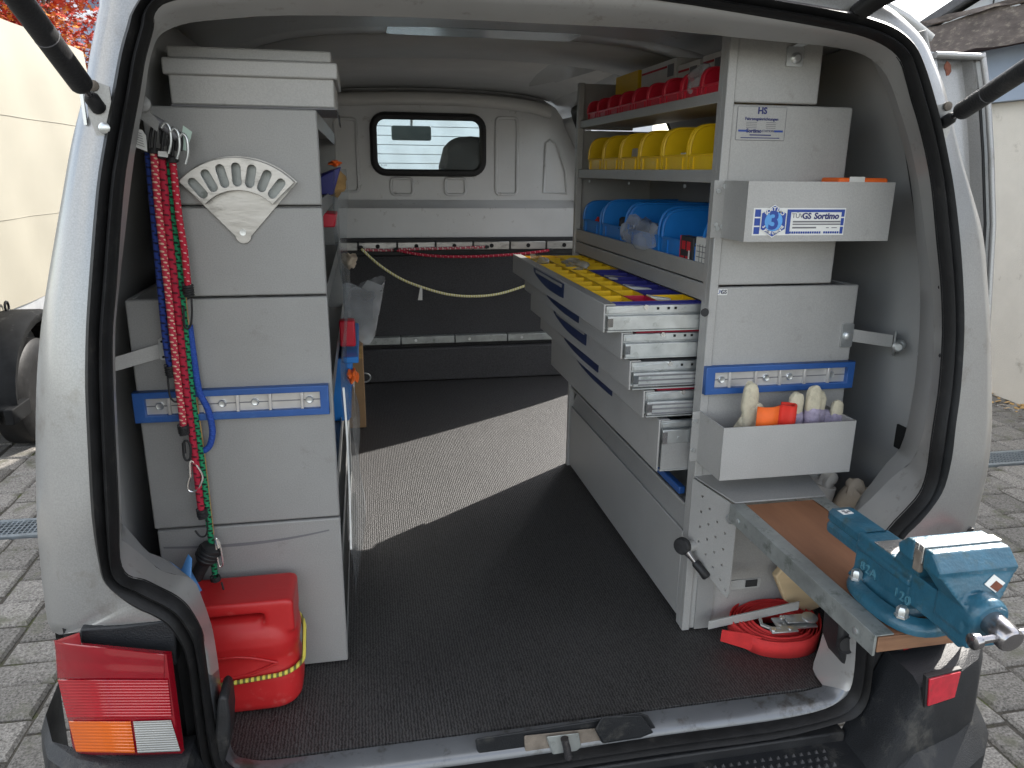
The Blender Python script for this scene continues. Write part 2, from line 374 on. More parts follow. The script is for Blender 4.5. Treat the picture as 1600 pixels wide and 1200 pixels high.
def rrect(u0, u1, v0, v1, r, n=5):
    out = []
    for cu, cv, a0 in ((u1-r, v1-r, 0), (u0+r, v1-r, 90), (u0+r, v0+r, 180), (u1-r, v0+r, 270)):
        for k in range(n+1):
            a = R(a0+90*k/n); out.append((cu+r*math.cos(a), cv+r*math.sin(a)))
    return out
def circ(u, v, r, n=14): return [(u+r*math.cos(2*math.pi*k/n), v+r*math.sin(2*math.pi*k/n)) for k in range(n)]
def tag(o, label, cat, group=None):
    o['label'] = label; o['category'] = cat
    if group: o['group'] = group
    return o
def thing(name, label, cat, loc=(0, 0, 0), group=None):
    o = bpy.data.objects.new(name, None); o.empty_display_size = .05; o.location = loc; C.objects.link(o)
    return tag(o, label, cat, group)
def copy_tree(o, parent=None, loc=None):
    c = o.copy(); C.objects.link(c); c.parent = parent
    if loc is not None: c.location = loc
    for ch in list(o.children): copy_tree(ch, c)
    return c
# ------------------------------------------------------------------ the setting: ground, paving, drain
GZ = -.55
gm = MB(); n_ = 60
gm.add([(-60, -40, GZ-.012), (60, -40, GZ-.012), (60, 120, GZ-.012), (-60, 120, GZ-.012)], [(0, 1, 2, 3)])
ground = build(gm, 'ground', 'joint'); ground['kind'] = 'structure'
def paver_verts(w, l_, seed):
    rr = random.Random(seed); j = .006; z0, z1 = -.03, 0
    c = [(-w/2, -l_/2), (w/2, -l_/2), (w/2, l_/2), (-w/2, l_/2)]
    c = [(x+rr.uniform(-j, j)*.6, y+rr.uniform(-j, j)*.6) for x, y in c]
    ch = .009
    def inset(p, d): return (p[0]-math.copysign(d, p[0]), p[1]-math.copysign(d, p[1]))
    lo = [(x, y, z0) for x, y in c]; mid = [(x, y, z1-.010) for x, y in c]
    top = [(*inset(p, ch), z1+rr.uniform(-.002, .002)) for p in c]
    vs = lo+mid+top+[(0, 0, z1+rr.uniform(0, .003))]
    fs = [(i, (i+1) % 4, 4+(i+1) % 4, 4+i) for i in range(4)]+[(4+i, 4+(i+1) % 4, 8+(i+1) % 4, 8+i) for i in range(4)]+[(8+i, 8+(i+1) % 4, 12) for i in range(4)]
    return vs, fs
DR0, DR1 = 3.315, 3.470                                     # the drainage channel crosses the yard here
rows = []; rr = random.Random(3)
x = -6.2; cols = []
while x < 6.4:
    w = rr.choice((.118, .205, .205, .165)); cols.append((x, w)); x += w
off = -1.005-min((c[0] for c in cols), key=lambda q: abs(q+1.005))
for x, w in cols:
    x += off
    for ya, yb in ((-1.4, DR0-.02), (DR1+.02, 8.6)):
        y = ya-rr.uniform(0, .15) if ya < 0 else ya
        while y < yb-.02:
            l_ = min(rr.choice((.12, .165, .165, .21, .24)), yb-y)
            if yb-y-l_ < .05: l_ = yb-y
            rows.append((x+w/2, y+l_/2, w-.011, l_-.011)); y += l_
def seen(p):
    q = p[0]/max(p[1], .05)
    return p[1] > .9 and ((.86 < q < 1.34 and p[0] > 1.35 and p[1] < 4.4) or (-.72 < q < -.36 and p[0] < -.8 and 1.6 < p[1] < 5.6))
near = sorted([p for p in rows if seen(p)], key=lambda p: p[0]**2+p[1]**2)[:300]
ns = set(near); cache = {}
for i, (px, py, w, l_) in enumerate(near):
    key = (round(w, 2), round(l_, 2), i % 3)
    if key not in cache:
        me = bpy.data.meshes.new('paver'); me.from_pydata(*[q for q in (paver_verts(w, l_, i)[0], [], paver_verts(w, l_, i)[1])])
        for p in me.polygons: p.use_smooth = True
        me.set_sharp_from_angle(angle=R(28)); me.materials.append(MT['paver']); cache[key] = me
    o = bpy.data.objects.new('paver', cache[key]); C.objects.link(o); o.parent = ground
    o.location = Vector((px, py, GZ+rr.uniform(-.003, .003)))-ground.location; o.rotation_euler = (rr.uniform(-.012, .012), rr.uniform(-.012, .012), rr.uniform(-.02, .02))
rest = MB()
for i, p in enumerate(rows):
    if p in ns: continue
    vs, fs = paver_verts(p[2], p[3], i); dz = rr.uniform(-.003, .003)
    rest.add([(a+p[0], b+p[1], c+GZ+dz) for a, b, c in vs], fs)
ro = build(rest, 'paving', 'paver', ground); ro['kind'] = 'stuff'

dr = thing('drainage_channel', 'long galvanised drain grating set across the paved yard', 'drain', (1.2, 3.39, GZ))
box('channel', -5.6, 6, DR0, DR1, GZ-.011, GZ-.006, 'pit', dr, 0)
box('rim', -5.6, 6, DR0-.012, DR0+.012, GZ-.012, GZ+.004, 'drain', dr, 0)
box('rim', -5.6, 6, DR1-.012, DR1+.012, GZ-.012, GZ+.004, 'drain', dr, 0)
g1 = MB()
for i in range(560):
    xx = -5.6+i*.0207; g1.box(xx, xx+.006, DR0+.012, DR1-.012, GZ-.012, GZ+.002)
for yy in (3.345, 3.372, 3.398, 3.424, 3.446): g1.box(-5.6, 6, yy, yy+.004, GZ-.012, GZ+.003)
gr = build(g1, 'grating', 'drain', dr); gr['kind'] = 'stuff'

# ------------------------------------------------------------------ trailer with tarpaulin, left of the van
tr = thing('tarpaulin_trailer', 'tall cream tarpaulin trailer with black mudguard parked left of the van', 'trailer', (-2.9, 5.4, GZ))
TX = -2.0
m = MB(); ny, nzz = 24, 16
def tarp(y, z):
    s = .012*math.sin(y*9+z*2)*math.sin(z*3)+.010*math.sin(y*3.1+1)
    return TX+s-.05*max(0, z-1.6)*1.2
L = []
for i in range(nzz+1):
    z = .20+(1.83-.20)*i/nzz; L.append([(tarp(4.2+2.46*k/ny, z), 4.2+2.46*k/ny, z) for k in range(ny+1)])
m.loft(L); top = [(a, b, c) for a, b, c in L[-1]]
m.loft([top, [(-3.9, b, 1.92) for a, b, c in top]]); m.loft([L[0], [(-2.03, b, .19) for a, b, c in L[0]]])
m.loft([[l[-1] for l in L], [(-3.9, 6.66, l[-1][2]) for l in L]]); m.loft([[l[0] for l in L], [(-3.9, 4.2, l[0][2]) for l in L]])
m.loft([[(-3.9, 4.2, l[0][2]) for l in L], [(-3.9, 6.66, l[0][2]) for l in L]])
cv = build(m, 'tarpaulin', 'tarp', tr, smooth=True, sharp=50)
for z in (.70, 1.28):
    tube('seam', [(tarp(4.2+2.46*k/24, z)+.003, 4.2+2.46*k/24, z) for k in range(25)], .002, 'tarp', cv, n=6)
for k in range(3):
    y = 4.64+k*.8
    tube('tarp_loop', [(TX+.02+.0*q, y+.022*math.cos(q), .235+.03*math.sin(q)) for q in [2*math.pi*j/12 for j in range(12)]], .007, 'rubber', cv, n=6, closed=True)
box('side_wall', -3.9, -2.02, 4.2, 6.66, -.14, .205, 'trailer_metal', tr, .006)
box('frame_rail', -2.10, -2.03, 3.7, 6.9, -.24, -.14, 'black_plastic', tr, .004)
mg = MB(); prof = [(-1)]
arc = [(4.62+.46*math.cos(R(a))*-1, -.20+.41*math.sin(R(a))) for a in range(0, 181, 10)]
arc = [(4.10, -.215)]+arc+[(5.14, -.215)]
mg.loft([[(-2.04, y, z) for y, z in arc], [(-1.84, y, z) for y, z in arc], [(-1.81, y, z-.015) for y, z in arc], [(-1.81, y, z-.05) for y, z in arc]])
mgo = build(mg, 'mudguard', 'mudguard', tr, smooth=True, sharp=50, solid=.012)
box('mudguard_lip', -1.845, -1.80, 4.08, 4.30, -.29, -.205, 'mudguard', mgo, .006)
wp = [(.19, -.09), (.27, -.09), (.30, -.07), (.305, -.05), (.305, .05), (.30, .07), (.27, .09), (.19, .09)]
wh = lathe('wheel', wp, (-1.94, 4.62, GZ+.30), (1, 0, 0), 'rubber', tr, 40)
lathe('rim', [(.05, .06), (.10, .085), (.17, .06), (.195, .085), (.195, -.085), (.05, -.08)], (-1.94, 4.62, GZ+.30), (1, 0, 0), 'trailer_metal', wh, 30)
tube('strut', [(-2.0, 4.05, -.22), (-1.98, 4.75, -.50)], .028, 'black_plastic', tr)
tube('axle', [(-2.1, 4.62, GZ+.3), (-3.8, 4.62, GZ+.3)], .04, 'black_plastic', tr)

# ------------------------------------------------------------------ maple and house behind the trailer
mp_ = thing('maple_tree', 'red and orange autumn maple above the cream trailer', 'tree', (-3.3, 9.4, GZ))
tk = MB(); tk.tube(spline([(-3.3, 9.4, GZ), (-3.32, 9.35, .5), (-3.25, 9.4, 1.2)], 5), [.10]*5+[.085]*5+[.07], 10)
lr = random.Random(5)
ends = []
for k in range(14):
    a = lr.uniform(0, 6.28); e = Vector((-3.6+math.cos(a)*lr.uniform(.3, 1.0), 9.4+math.sin(a)*lr.uniform(.3, 1.0), lr.uniform(1.6, 3.1)))
    tk.tube(spline([(-3.27, 9.4, 1.0+.02*k), ((-3.25+e.x)/2, (9.4+e.y)/2, (1.1+e.z)/2+.25), e], 4), [.05, .045, .04, .035, .03, .025, .02, .015, .01], 6); ends.append(e)
build(tk, 'trunk', 'bark', mp_, smooth=True)
for nm, mt_, cnt in (('crown', 'leaf_red', 9000), ('crown', 'leaf_orange', 3600)):
    m = MB()
    for i in range(cnt):
        e = lr.choice(ends); v = Vector((lr.gauss(0, 1), lr.gauss(0, 1), lr.gauss(0, .75))).normalized()*lr.uniform(.1, .68)
        c = e+v
        if mt_ == 'leaf_orange' and lr.random() < .6 and c.z > 2.6: continue
        s_ = lr.uniform(.025, .05); q = Matrix.Rotation(lr.uniform(0, 6.28), 3, 'Z') @ Matrix.Rotation(lr.uniform(-1.1, 1.1), 3, 'X')
        star = []
        for j in range(10):
            rad = s_*(1 if j % 2 == 0 else .42); star.append(c+q @ Vector((rad*math.cos(.6283*j), rad*math.sin(.6283*j), 0)))
        m.add(star, [tuple(range(10))])
    co = build(m, nm, mt_, mp_)
hl = thing('blue_house', 'pale blue rendered house with white window behind the maple', 'house', (-6.6, 14.5, GZ))
w_ = [(-3.98, -3.30, 3.09, 4.4), (-6.6, -5.6, 2.4, 4.0)]
plate('wall', [(-10, GZ), (-2.2, GZ), (-2.2, 6.2), (-10, 6.2)], [[(a, c), (b, c), (b, d_), (a, d_)] for a, b, c, d_ in w_], lambda u, v, w: (u, 13+w, v), .3, 'wall_blue', hl)
box('side_wall', -10, -2.2, 13.2, 16, GZ, 6.15, 'wall_blue', hl)
for a, b, c, d_ in w_:
    fr = plate('window', [(a, c), (b, c), (b, d_), (a, d_)], [[(a+.09, c+.09), (b-.09, c+.09), (b-.09, d_-.09), (a+.09, d_-.09)]], lambda u, v, w: (u, 12.95+w, v), .1, 'window_white', hl)
    box('pane', a+.09, b-.09, 12.96, 12.97, c+.09, d_-.09, 'pane_dark', fr, 0)
    box('sill', a-.1, b+.1, 12.75, 12.85, c-.10, c-.001, 'window_white', fr, .01)
box('eaves', -10.2, -1.9, 12.5, 16.2, 6.21, 6.5, 'roof_tile', hl)

# ------------------------------------------------------------------ garage straight ahead of the van
gd = thing('garage_building', 'white garage with ribbed door seen through the bulkhead window', 'garage', (.8, 9.2, GZ))
for i in range(23):
    z = GZ+.02+i*.1
    box('door_slat', -1.6, 2.6, 8.98+.0*i, 9.02, z, z+.094, 'siding', gd, .004)
box('door_frame', -1.75, -1.6, 8.9, 9.05, GZ, 1.85, 'window_white', gd, .004)
box('door_frame', 2.6, 2.75, 8.9, 9.05, GZ, 1.85, 'window_white', gd, .004)
box('lintel', -1.75, 2.75, 8.9, 9.05, 1.852, 2.0, 'window_white', gd, .004)
box('wall', -2.4, 3.5, 9.06, 11.5, GZ, 2.1, 'wall_white', gd, .004)
box('roof_edge', -2.5, 3.6, 8.8, 11.6, 2.101, 2.3, 'fascia', gd, .01)

# ------------------------------------------------------------------ flat-roofed building on the right, gabled house beyond
rb = thing('yard_building', 'stained cream rendered outbuilding with brown roof edge on the right', 'building', (5.9, 5, GZ))
build(MB().box(4.5, 8, -1.2, 8.2, GZ, 1.50), 'wall', 'wall_cream', rb)
build(MB().box(4.43, 8, -1.2, 8.2, 1.502, 1.86), 'panel', 'panel_blue', rb)
build(MB().box(4.25, 8.1, -1.4, 8.4, 1.862, 1.90), 'soffit', 'soffit', rb)
fm = MB(); ys = [-1.4+i*.14 for i in range(71)]; fr_ = random.Random(2)
fm.loft([[(4.22+fr_.uniform(-.006, .006), y, z+fr_.uniform(-.012, .012)) for y in ys] for z in (1.84, 1.92, 2.0, 2.07)]+[[(4.5, y, 2.09) for y in ys], [(8.1, y, 2.09) for y in ys]])
build(fm, 'fascia', 'fascia', rb, smooth=True, sharp=30)
fm = MB(); fm.loft([[(4.19+fr_.uniform(-.01, .01), y, 2.075+fr_.uniform(-.008, .008)) for y in ys], [(4.185+fr_.uniform(-.01, .01), y, 2.105+fr_.uniform(-.008, .008)) for y in ys], [(4.42, y, 2.13+fr_.uniform(-.012, .012)) for y in ys]])
build(fm, 'roof_edging', 'fascia', rb)
rm = random.Random(8); m = MB()
for i in range(380):
    y = rm.uniform(2.0, 5.2); xx = 4.5-abs(rm.gauss(0, .10))-.01; s_ = rm.uniform(.01, .028); a = rm.uniform(0, 6.28); t_ = rm.uniform(-.5, .5)
    z = GZ+.004+rm.uniform(0, .012)
    m.add([(xx+s_*math.cos(a+q), y+s_*math.sin(a+q)*.7, z+.3*s_*math.sin(q+t_)) for q in (0, 1.6, 3.1, 4.7)], [(0, 1, 2, 3)])
lf = build(m, 'fallen_leaves', 'tan'); lf['kind'] = 'stuff'; lf['label'] = 'dry brown leaves fallen along the foot of the right wall'; lf['category'] = 'leaves'
gh = thing('gabled_house', 'white gabled house with dark tiled roof beyond the brown roof edge', 'house', (12.6, 14, GZ))
gp = [(10.4, 3.35), (12.35, 4.62), (14.3, 3.35)]
build(MB().prism([(10.6, GZ), (14.1, GZ), (14.1, 3.4), (12.35, 4.5), (10.6, 3.4)], 'xz', 14, 19), 'wall', 'wall_white', gh)
for s_, (a, b) in ((0, (gp[0], gp[1])), (1, (gp[2], gp[1]))):
    build(MB().hexa([(a[0], 13.6, a[1]), (b[0], 13.6, b[1]), (b[0], 19.3, b[1]), (a[0], 19.3, a[1])],
                    [(a[0], 13.6, a[1]+.16), (b[0], 13.6, b[1]+.18), (b[0], 19.3, b[1]+.18), (a[0], 19.3, a[1]+.16)]), 'roof', 'roof_tile', gh)
box('aerial', 12.33, 12.36, 13.9, 13.93, 4.0, 4.35, 'black_plastic', gh, 0)
gh.rotation_euler.z = R(-42)
# ------------------------------------------------------------------ the van
van = thing('panel_van', 'silver panel van seen from behind with its tailgate raised', 'van', (.335, 3.3, GZ))
IN = [(-0.2671,1.1,0.0687),(-0.2713,1.1,0.1635),(-0.2723,1.1,0.2242),(-0.2729,1.1,0.2691),(-0.2746,1.1,0.3007),(-0.2893,1.1,0.3423),(-0.3056,1.1,0.3643),(-0.3268,1.1,0.381),(-0.3478,1.1,0.3963),(-0.3692,1.1,0.4061),(-0.3774,1.1,0.4338),(-0.3695,1.1,0.5116),(-0.3638,1.1138,0.631),(-0.3611,1.1255,0.6997),(-0.3568,1.137,0.7675),(-0.3467,1.1483,0.8342),(-0.3275,1.1707,0.9657),(-0.3124,1.1824,1.0348),(-0.2972,1.1926,1.0947),(-0.2875,1.1998,1.1372),(-0.281,1.2034,1.1584),(-0.2725,1.2078,1.1839),(-0.2677,1.2113,1.2049),(-0.2484,1.2139,1.22),(-0.1931,1.2159,1.232),(-0.089,1.218,1.2441),(0.083,1.2201,1.2566),(0.285,1.221,1.2618),(0.4609,1.2203,1.2578),(0.6544,1.2174,1.2404),(0.7689,1.2152,1.2279),(0.8279,1.2136,1.2185),(0.8701,1.2112,1.2041),(0.8975,1.2078,1.1839),(0.9109,1.2026,1.1538),(0.922,1.1975,1.1233),(0.9386,1.1905,1.0823),(0.9574,1.1808,1.025),(0.9699,1.1718,0.9721),(0.9826,1.1581,0.8916),(0.9955,1.1441,0.8095),(1.0021,1.13,0.7262),(0.9997,1.1156,0.642),(0.9933,1.106,0.5854),(0.9891,1.1,0.5391),(0.9914,1.1,0.477),(0.9827,1.1,0.4372),(0.9589,1.1,0.4058),(0.9311,1.1,0.3732),(0.9003,1.1,0.3171),(0.8926,1.1,0.2373),(0.8981,1.1,0.1394),(0.9038,1.1,0.0741),(0.9012,1.1,0.0261),(0.8797,1.1,0.001),(0.8331,1.1,-0.0146),(0.7312,1.1,-0.0216),(0.5079,1.1,-0.0209),(0.2255,1.1,-0.0254),(-0.0475,1.1,-0.0209),(-0.1859,1.1,-0.0064),(-0.2455,1.1,0.0263)]
OUT = [(-0.2977,1.1,0.0417),(-0.3004,1.1,0.1554),(-0.2992,1.1,0.2158),(-0.3013,1.1,0.261),(-0.3071,1.1,0.2873),(-0.3223,1.1,0.3212),(-0.3423,1.1,0.3404),(-0.3618,1.1,0.3538),(-0.382,1.1,0.3748),(-0.4006,1.1,0.4039),(-0.4044,1.1,0.4364),(-0.4047,1.1,0.5145),(-0.3994,1.1141,0.6329),(-0.3965,1.1257,0.7012),(-0.3903,1.1371,0.7685),(-0.3817,1.1484,0.8349),(-0.3615,1.1706,0.9655),(-0.3463,1.1823,1.0342),(-0.3319,1.1924,1.0937),(-0.3213,1.1996,1.136),(-0.3146,1.2036,1.1596),(-0.3063,1.2075,1.1824),(-0.2965,1.2114,1.2052),(-0.2678,1.217,1.2381),(-0.2,1.2201,1.2567),(-0.0877,1.2223,1.2697),(0.084,1.2246,1.2828),(0.2855,1.2256,1.2889),(0.4694,1.2252,1.2862),(0.6651,1.2224,1.2699),(0.7796,1.2205,1.2589),(0.841,1.2187,1.248),(0.8809,1.2166,1.2357),(0.9132,1.2129,1.2139),(0.934,1.208,1.1852),(0.9546,1.2002,1.1397),(0.9731,1.1915,1.0882),(0.9913,1.1808,1.0254),(1.0053,1.1718,0.9723),(1.021,1.158,0.8913),(1.0317,1.144,0.8089),(1.0368,1.1317,0.7364),(1.0352,1.1154,0.6405),(1.0282,1.1034,0.5698),(1.0299,1.1,0.5057),(1.0242,1.1,0.4519),(1.0075,1.1,0.4186),(0.9828,1.1,0.3844),(0.9544,1.1,0.3542),(0.9366,1.1,0.3003),(0.931,1.1,0.2263),(0.9358,1.1,0.1276),(0.9383,1.1,0.0768),(0.9393,1.1,0.0074),(0.9198,1.1,-0.0319),(0.8714,1.1,-0.0398),(0.7352,1.1,-0.0565),(0.5101,1.1,-0.0532),(0.2258,1.1,-0.0537),(-0.0488,1.1,-0.0481),(-0.1986,1.1,-0.0351),(-0.2733,1.1,0.0009)]
FL = ([(-0.261,1.15,0.0302),(-0.2667,1.15,0.1294),(-0.2671,1.15,0.1928),(-0.2686,1.15,0.2424)]+[(-0.2806,1.19,0.254),(-0.2901,1.19,0.3043),(-0.3025,1.19,0.3417),(-0.3453,1.19,0.3603),(-0.3713,1.19,0.3897),(-0.3925,1.19,0.4147),(-0.4006,1.19,0.4268)]+
      [(-0.3852,1.16,0.4846),(-0.3779,1.1705,0.6119),(-0.3751,1.1828,0.6842),(-0.3706,1.1949,0.7555),(-0.3599,1.2069,0.8257),(-0.3346,1.2304,0.964),(-0.3196,1.2427,1.0367),(-0.3045,1.2535,1.0998),(-0.2963,1.2603,1.14),(-0.2895,1.2641,1.1623),(-0.2812,1.2672,1.1803),(-0.2664,1.2692,1.1924),(-0.2366,1.2711,1.2034),(-0.1872,1.2724,1.2109),(-0.0955,1.274,1.2205),(0.0856,1.2749,1.2261),(0.2987,1.275,1.2262),(0.4766,1.275,1.2262),(0.6708,1.2734,1.2173),(0.7967,1.2725,1.212),(0.8585,1.2712,1.2039),(0.8941,1.2685,1.1883),(0.9163,1.265,1.1678),(0.9327,1.2602,1.1394),(0.944,1.2557,1.1127),(0.9625,1.2483,1.0696),(0.9805,1.239,1.0149),(0.9932,1.2306,0.965),(1.0088,1.2166,0.8828),(1.0248,1.2021,0.7979),(1.0328,1.1877,0.7129),(1.0315,1.1727,0.6245),(1.0244,1.1636,0.5712),(1.0195,1.16,0.5218)]+
      [(1.0416,1.2,0.4594),(1.0042,1.2,0.4281),(0.9618,1.2,0.3835),(0.9253,1.2,0.345),(0.907,1.2,0.2764),(0.9071,1.2,0.1751),(0.8943,1.2,0.0563),(0.8867,1.2,0.0031)]+[(0.8729,1.145,0.0076),(0.8594,1.145,0.0018),(0.8244,1.145,-0.0024),(0.7542,1.145,-0.0015),(0.5245,1.145,-0.001),(0.2341,1.145,-0.0007),(-0.0467,1.145,0),(-0.1901,1.145,0),(-0.2375,1.145,0.0106)])
SIL = [(-0.3735,1.25,0.2295),(-0.4522,1.25,0.2259),(-0.5235,1.25,0.2268),(-0.5472,1.25,0.2585),(-0.5456,1.25,0.3379),(-0.5408,1.25,0.3969),(-0.5353,1.25,0.4545),(-0.5218,1.25,0.5653),(-0.5062,1.25,0.6711),(-0.4914,1.25,0.7474),(-0.4726,1.25,0.8213),(-0.4305,1.25,0.963),(-0.4093,1.25,1.0354),(-0.3864,1.25,1.0972),(-0.3739,1.25,1.1404),(-0.3677,1.25,1.1617),(-0.3594,1.25,1.1871),(-0.3497,1.25,1.2163),(-0.332,1.25,1.2578),(-0.2191,1.25,1.2923),(-0.0874,1.25,1.3082),(0.0867,1.25,1.3227),(0.2904,1.25,1.3297),(0.487,1.25,1.3288),(0.6993,1.25,1.3082),(0.8178,1.25,1.2953),(0.8806,1.25,1.2788),(0.9283,1.25,1.2512),(0.9617,1.25,1.2253),(0.982,1.25,1.1974),(1.0147,1.25,1.1461),(1.0366,1.25,1.0929),(1.0667,1.25,1.0272),(1.0969,1.25,0.9706),(1.1346,1.25,0.8944),(1.1631,1.25,0.7905),(1.1845,1.25,0.7012),(1.2051,1.25,0.5951),(1.2193,1.25,0.5193),(1.2277,1.25,0.4416),(1.2286,1.25,0.3768),(1.228,1.25,0.3106),(1.2243,1.25,0.2658),(1.2254,1.25,0.22),(1.2266,1.25,0.1734)]
V3 = lambda L: [Vector(p) for p in L]
IN, OUT, FL, SIL = V3(IN), V3(OUT), V3(FL), V3(SIL)
# the lower corner points of the outer skin stay in the rear face
for i, yy in ((0, 1.105), (1, 1.108), (2, 1.13)): SIL[i] = SIL[i]*(yy/1.25)+Vector((0, 0, 1-yy/1.25))
# rubber seal
NS = 3
def ring(f): return spline([f(a, b) for a, b in zip(IN, OUT)], NS, True)
prof = [(0, .004), (.06, -.012), (.22, -.020), (.38, -.014), (.46, -.004), (.56, -.012), (.75, -.019), (.92, -.012), (1, .004)]
sm = MB(); sm.loft([ring(lambda a, b, t=t, dy=dy: a.lerp(b, t)+Vector((0, dy, 0))) for t, dy in prof], True)
build(sm, 'door_seal', 'rubber', van, smooth=True, sharp=35)
# flange between seal and interior, with the painted threshold at the bottom
fl = MB()
fm_ = [a.lerp(b, .5)+Vector((0, -.012, .006 if a.z < .1 else 0)) for a, b in zip(IN, FL)]
FR = [spline(IN, NS, True), spline([a.lerp(b, .2)+Vector((0, -.008, 0)) for a, b in zip(IN, FL)], NS, True), spline(fm_, NS, True), spline(FL, NS, True)]
fl.loft([L[2*NS:53*NS+1] for L in FR])
build(fl, 'aperture_flange', 'flange', van, smooth=True, sharp=50)
th = MB(); th.loft([L[53*NS:]+L[:2*NS+1] for L in FR]); build(th, 'threshold', 'threshold', van, smooth=True, sharp=50)
# painted rear corners and outer skin
K0, K1 = 5, 49
O2 = OUT[K0:K1+1]
r1 = []; r15 = []
for a, b in zip(O2, SIL):
    q = a.lerp(b, .45); q.y = a.y+.10*(b.y-a.y); r1.append(q)
    q = a.lerp(b, .82); q.y = a.y+.48*(b.y-a.y); r15.append(q)
a0 = [p+Vector((0, .01, 0)) for p in O2]
skin = MB(); skin.loft([spline(a0, NS), spline(O2, NS), spline(r1, NS), spline(r15, NS), spline(SIL, NS)])
build(skin, 'rear_corner_panel', 'silver', van, smooth=True, sharp=50)
H = SIL[3:-1]
def outw(p):
    if p.z > 1.24: return Vector((.25*(p.x-.335), 0, .7))
    if p.z > 1.10: return Vector((math.copysign(.8, p.x-.335), 0, .5))
    return Vector((math.copysign(1, p.x-.335), 0, 0))
def hull(d_, y): return [Vector((p.x, y, p.z))+outw(p)*d_ for p in H]
def with_skirt(L): return [Vector((L[0].x+.02, L[0].y, -.33)), Vector((L[0].x, L[0].y, -.1))]+L+[Vector((L[-1].x, L[-1].y, -.1)), Vector((L[-1].x-.02, L[-1].y, -.33))]
def sections(name, rings, keep, m_):
    mb = MB(); mb.loft([spline([p for p, k in zip(L, keep) if k], 2) for L in rings])
    return build(mb, name, m_, van, smooth=True, sharp=50)
full = [1]*(len(H)+4); hh = with_skirt(H)
nodoor = [0 if (p.x > .9 and p.z < 1.22) else 1 for p in hh]
lowroof = [0 if (p.z > .75 and p.z < 1.22) else 1 for p in hh]
sections('body_side_rear', [with_skirt(hull(0, 1.25)), with_skirt(hull(.018, 1.37)), with_skirt(hull(.045, 1.7)), with_skirt(hull(.055, 2.46))], full, 'silver')
sections('body_roof_middle', [with_skirt(hull(.055, 2.46)), with_skirt(hull(.06, 3.52))], nodoor, 'silver')
sections('body_side_front', [with_skirt(hull(.06, 3.52)), with_skirt(hull(.06, 3.85))], full, 'silver')
mb = MB()
mb.hexa([(-.60, 3.85, -.33), (-.52, 3.85, -.33), (-.50, 3.85, .72), (-.58, 3.85, .72)], [(-.58, 5.5, -.33), (-.50, 5.5, -.33), (-.45, 5.45, .55), (-.53, 5.45, .55)])
mb.hexa([(1.19, 3.85, -.33), (1.27, 3.85, -.33), (1.25, 3.85, .72), (1.17, 3.85, .72)], [(1.17, 5.5, -.33), (1.25, 5.5, -.33), (1.20, 5.45, .55), (1.12, 5.45, .55)])
mb.hexa([(-.58, 5.0, .52), (1.25, 5.0, .52), (1.25, 5.0, .70), (-.58, 5.0, .70)], [(-.50, 5.55, .30), (1.17, 5.55, .30), (1.17, 5.5, .45), (-.50, 5.5, .45)])
mb.box(-.56, 1.23, 5.40, 5.66, -.3, .32)
build(mb, 'cab_body', 'silver', van, .01)
mb = MB(); mb.loft([[(-.30+.09*i*1.4, y, z) for i in range(11)] for y, z in ((3.85, 1.405), (4.55, 1.38), (4.66, 1.34), (4.55, 1.33), (3.85, 1.36))])
build(mb, 'cab_roof', 'silver', van, smooth=True)
for s_ in (-1, 1):
    tube('windscreen_pillar', [(.335+s_*.66, 4.62, 1.35), (.335+s_*.83, 5.15, .70)], .04, 'black_plastic', van)
    tube('door_pillar', [(.335+s_*.70, 3.86, 1.36), (.335+s_*.86, 3.86, .70)], .05, 'silver_in', van)
box('dashboard', -.48, 1.15, 4.75, 5.15, .05, .68, 'black_plastic', van, .05)
st = build(MB().prism([(.385, .30), (.40, 1.02), (.425, 1.11), (.47, 1.158), (.56, 1.166), (.70, 1.15), (.78, 1.09), (.81, .95), (.83, .30)], 'xz', 3.93, 4.05), 'seat', 'seat', van, .03, seg=3)
box('seat_base', -.22, .84, 3.93, 4.55, 0, .34, 'seat', van, .04)
mr_ = build(MB().prism(rrect(.195, .430, 1.168, 1.252, .012), 'xz', 4.74, 4.77), 'rear_view_mirror', 'mirror_back', van, .004)
tube('mirror_arm', [(.315, 4.76, 1.25), (.315, 4.73, 1.30), (.315, 4.66, 1.345)], .009, 'zinc', mr_)
# cargo floor in carpet tiles
FX = (-.53, .352, 1.16); FY = (1.150, 2.02, 2.83, 3.69)
for i in range(2):
    for j in range(3):
        box('carpet_tile', FX[i]+.0001, FX[i+1]-.0001, FY[j]+.0001, FY[j+1]-.0001, -.012, 0, 'carpet', van, 0)
box('floor_pan', -.56, 1.23, 1.13, 5.4, -.05, -.014, 'silver_in', van, 0)
# inner walls, lining and ceiling
WLZ = ((0, -.478, 1.128), (.6, -.475, 1.128), (.8, -.447, 1.122), (.9, -.422, 1.108), (1.0, -.393, 1.085), (1.1, -.358, 1.038), (1.15, -.342, 1.012), (1.2, -.325, .985), (1.3, -.30, .94))
def wall_x(z, s_):
    z = max(0, min(1.299, z))
    for (z0, a0, b0), (z1, a1, b1) in zip(WLZ, WLZ[1:]):
        if z0 <= z < z1: t = (z-z0)/(z1-z0); return a0+(a1-a0)*t if s_ < 0 else b0+(b1-b0)*t
def ceil_z(x): return 1.335-.035*((x-.335)/.7)**2-.12*abs((x-.335)/.75)**6
I1 = []
for p in FL[4:54]:
    s_ = -1 if p.x < .335 else 1
    if p.z > 1.17: q = Vector((.335+(p.x-.335)*1.04, 0, ceil_z(p.x)))
    else: q = Vector((wall_x(p.z, s_), 0, p.z))
    I1.append(q)
def at_y(L, y): return [Vector((p.x, y, p.z)) for p in L]
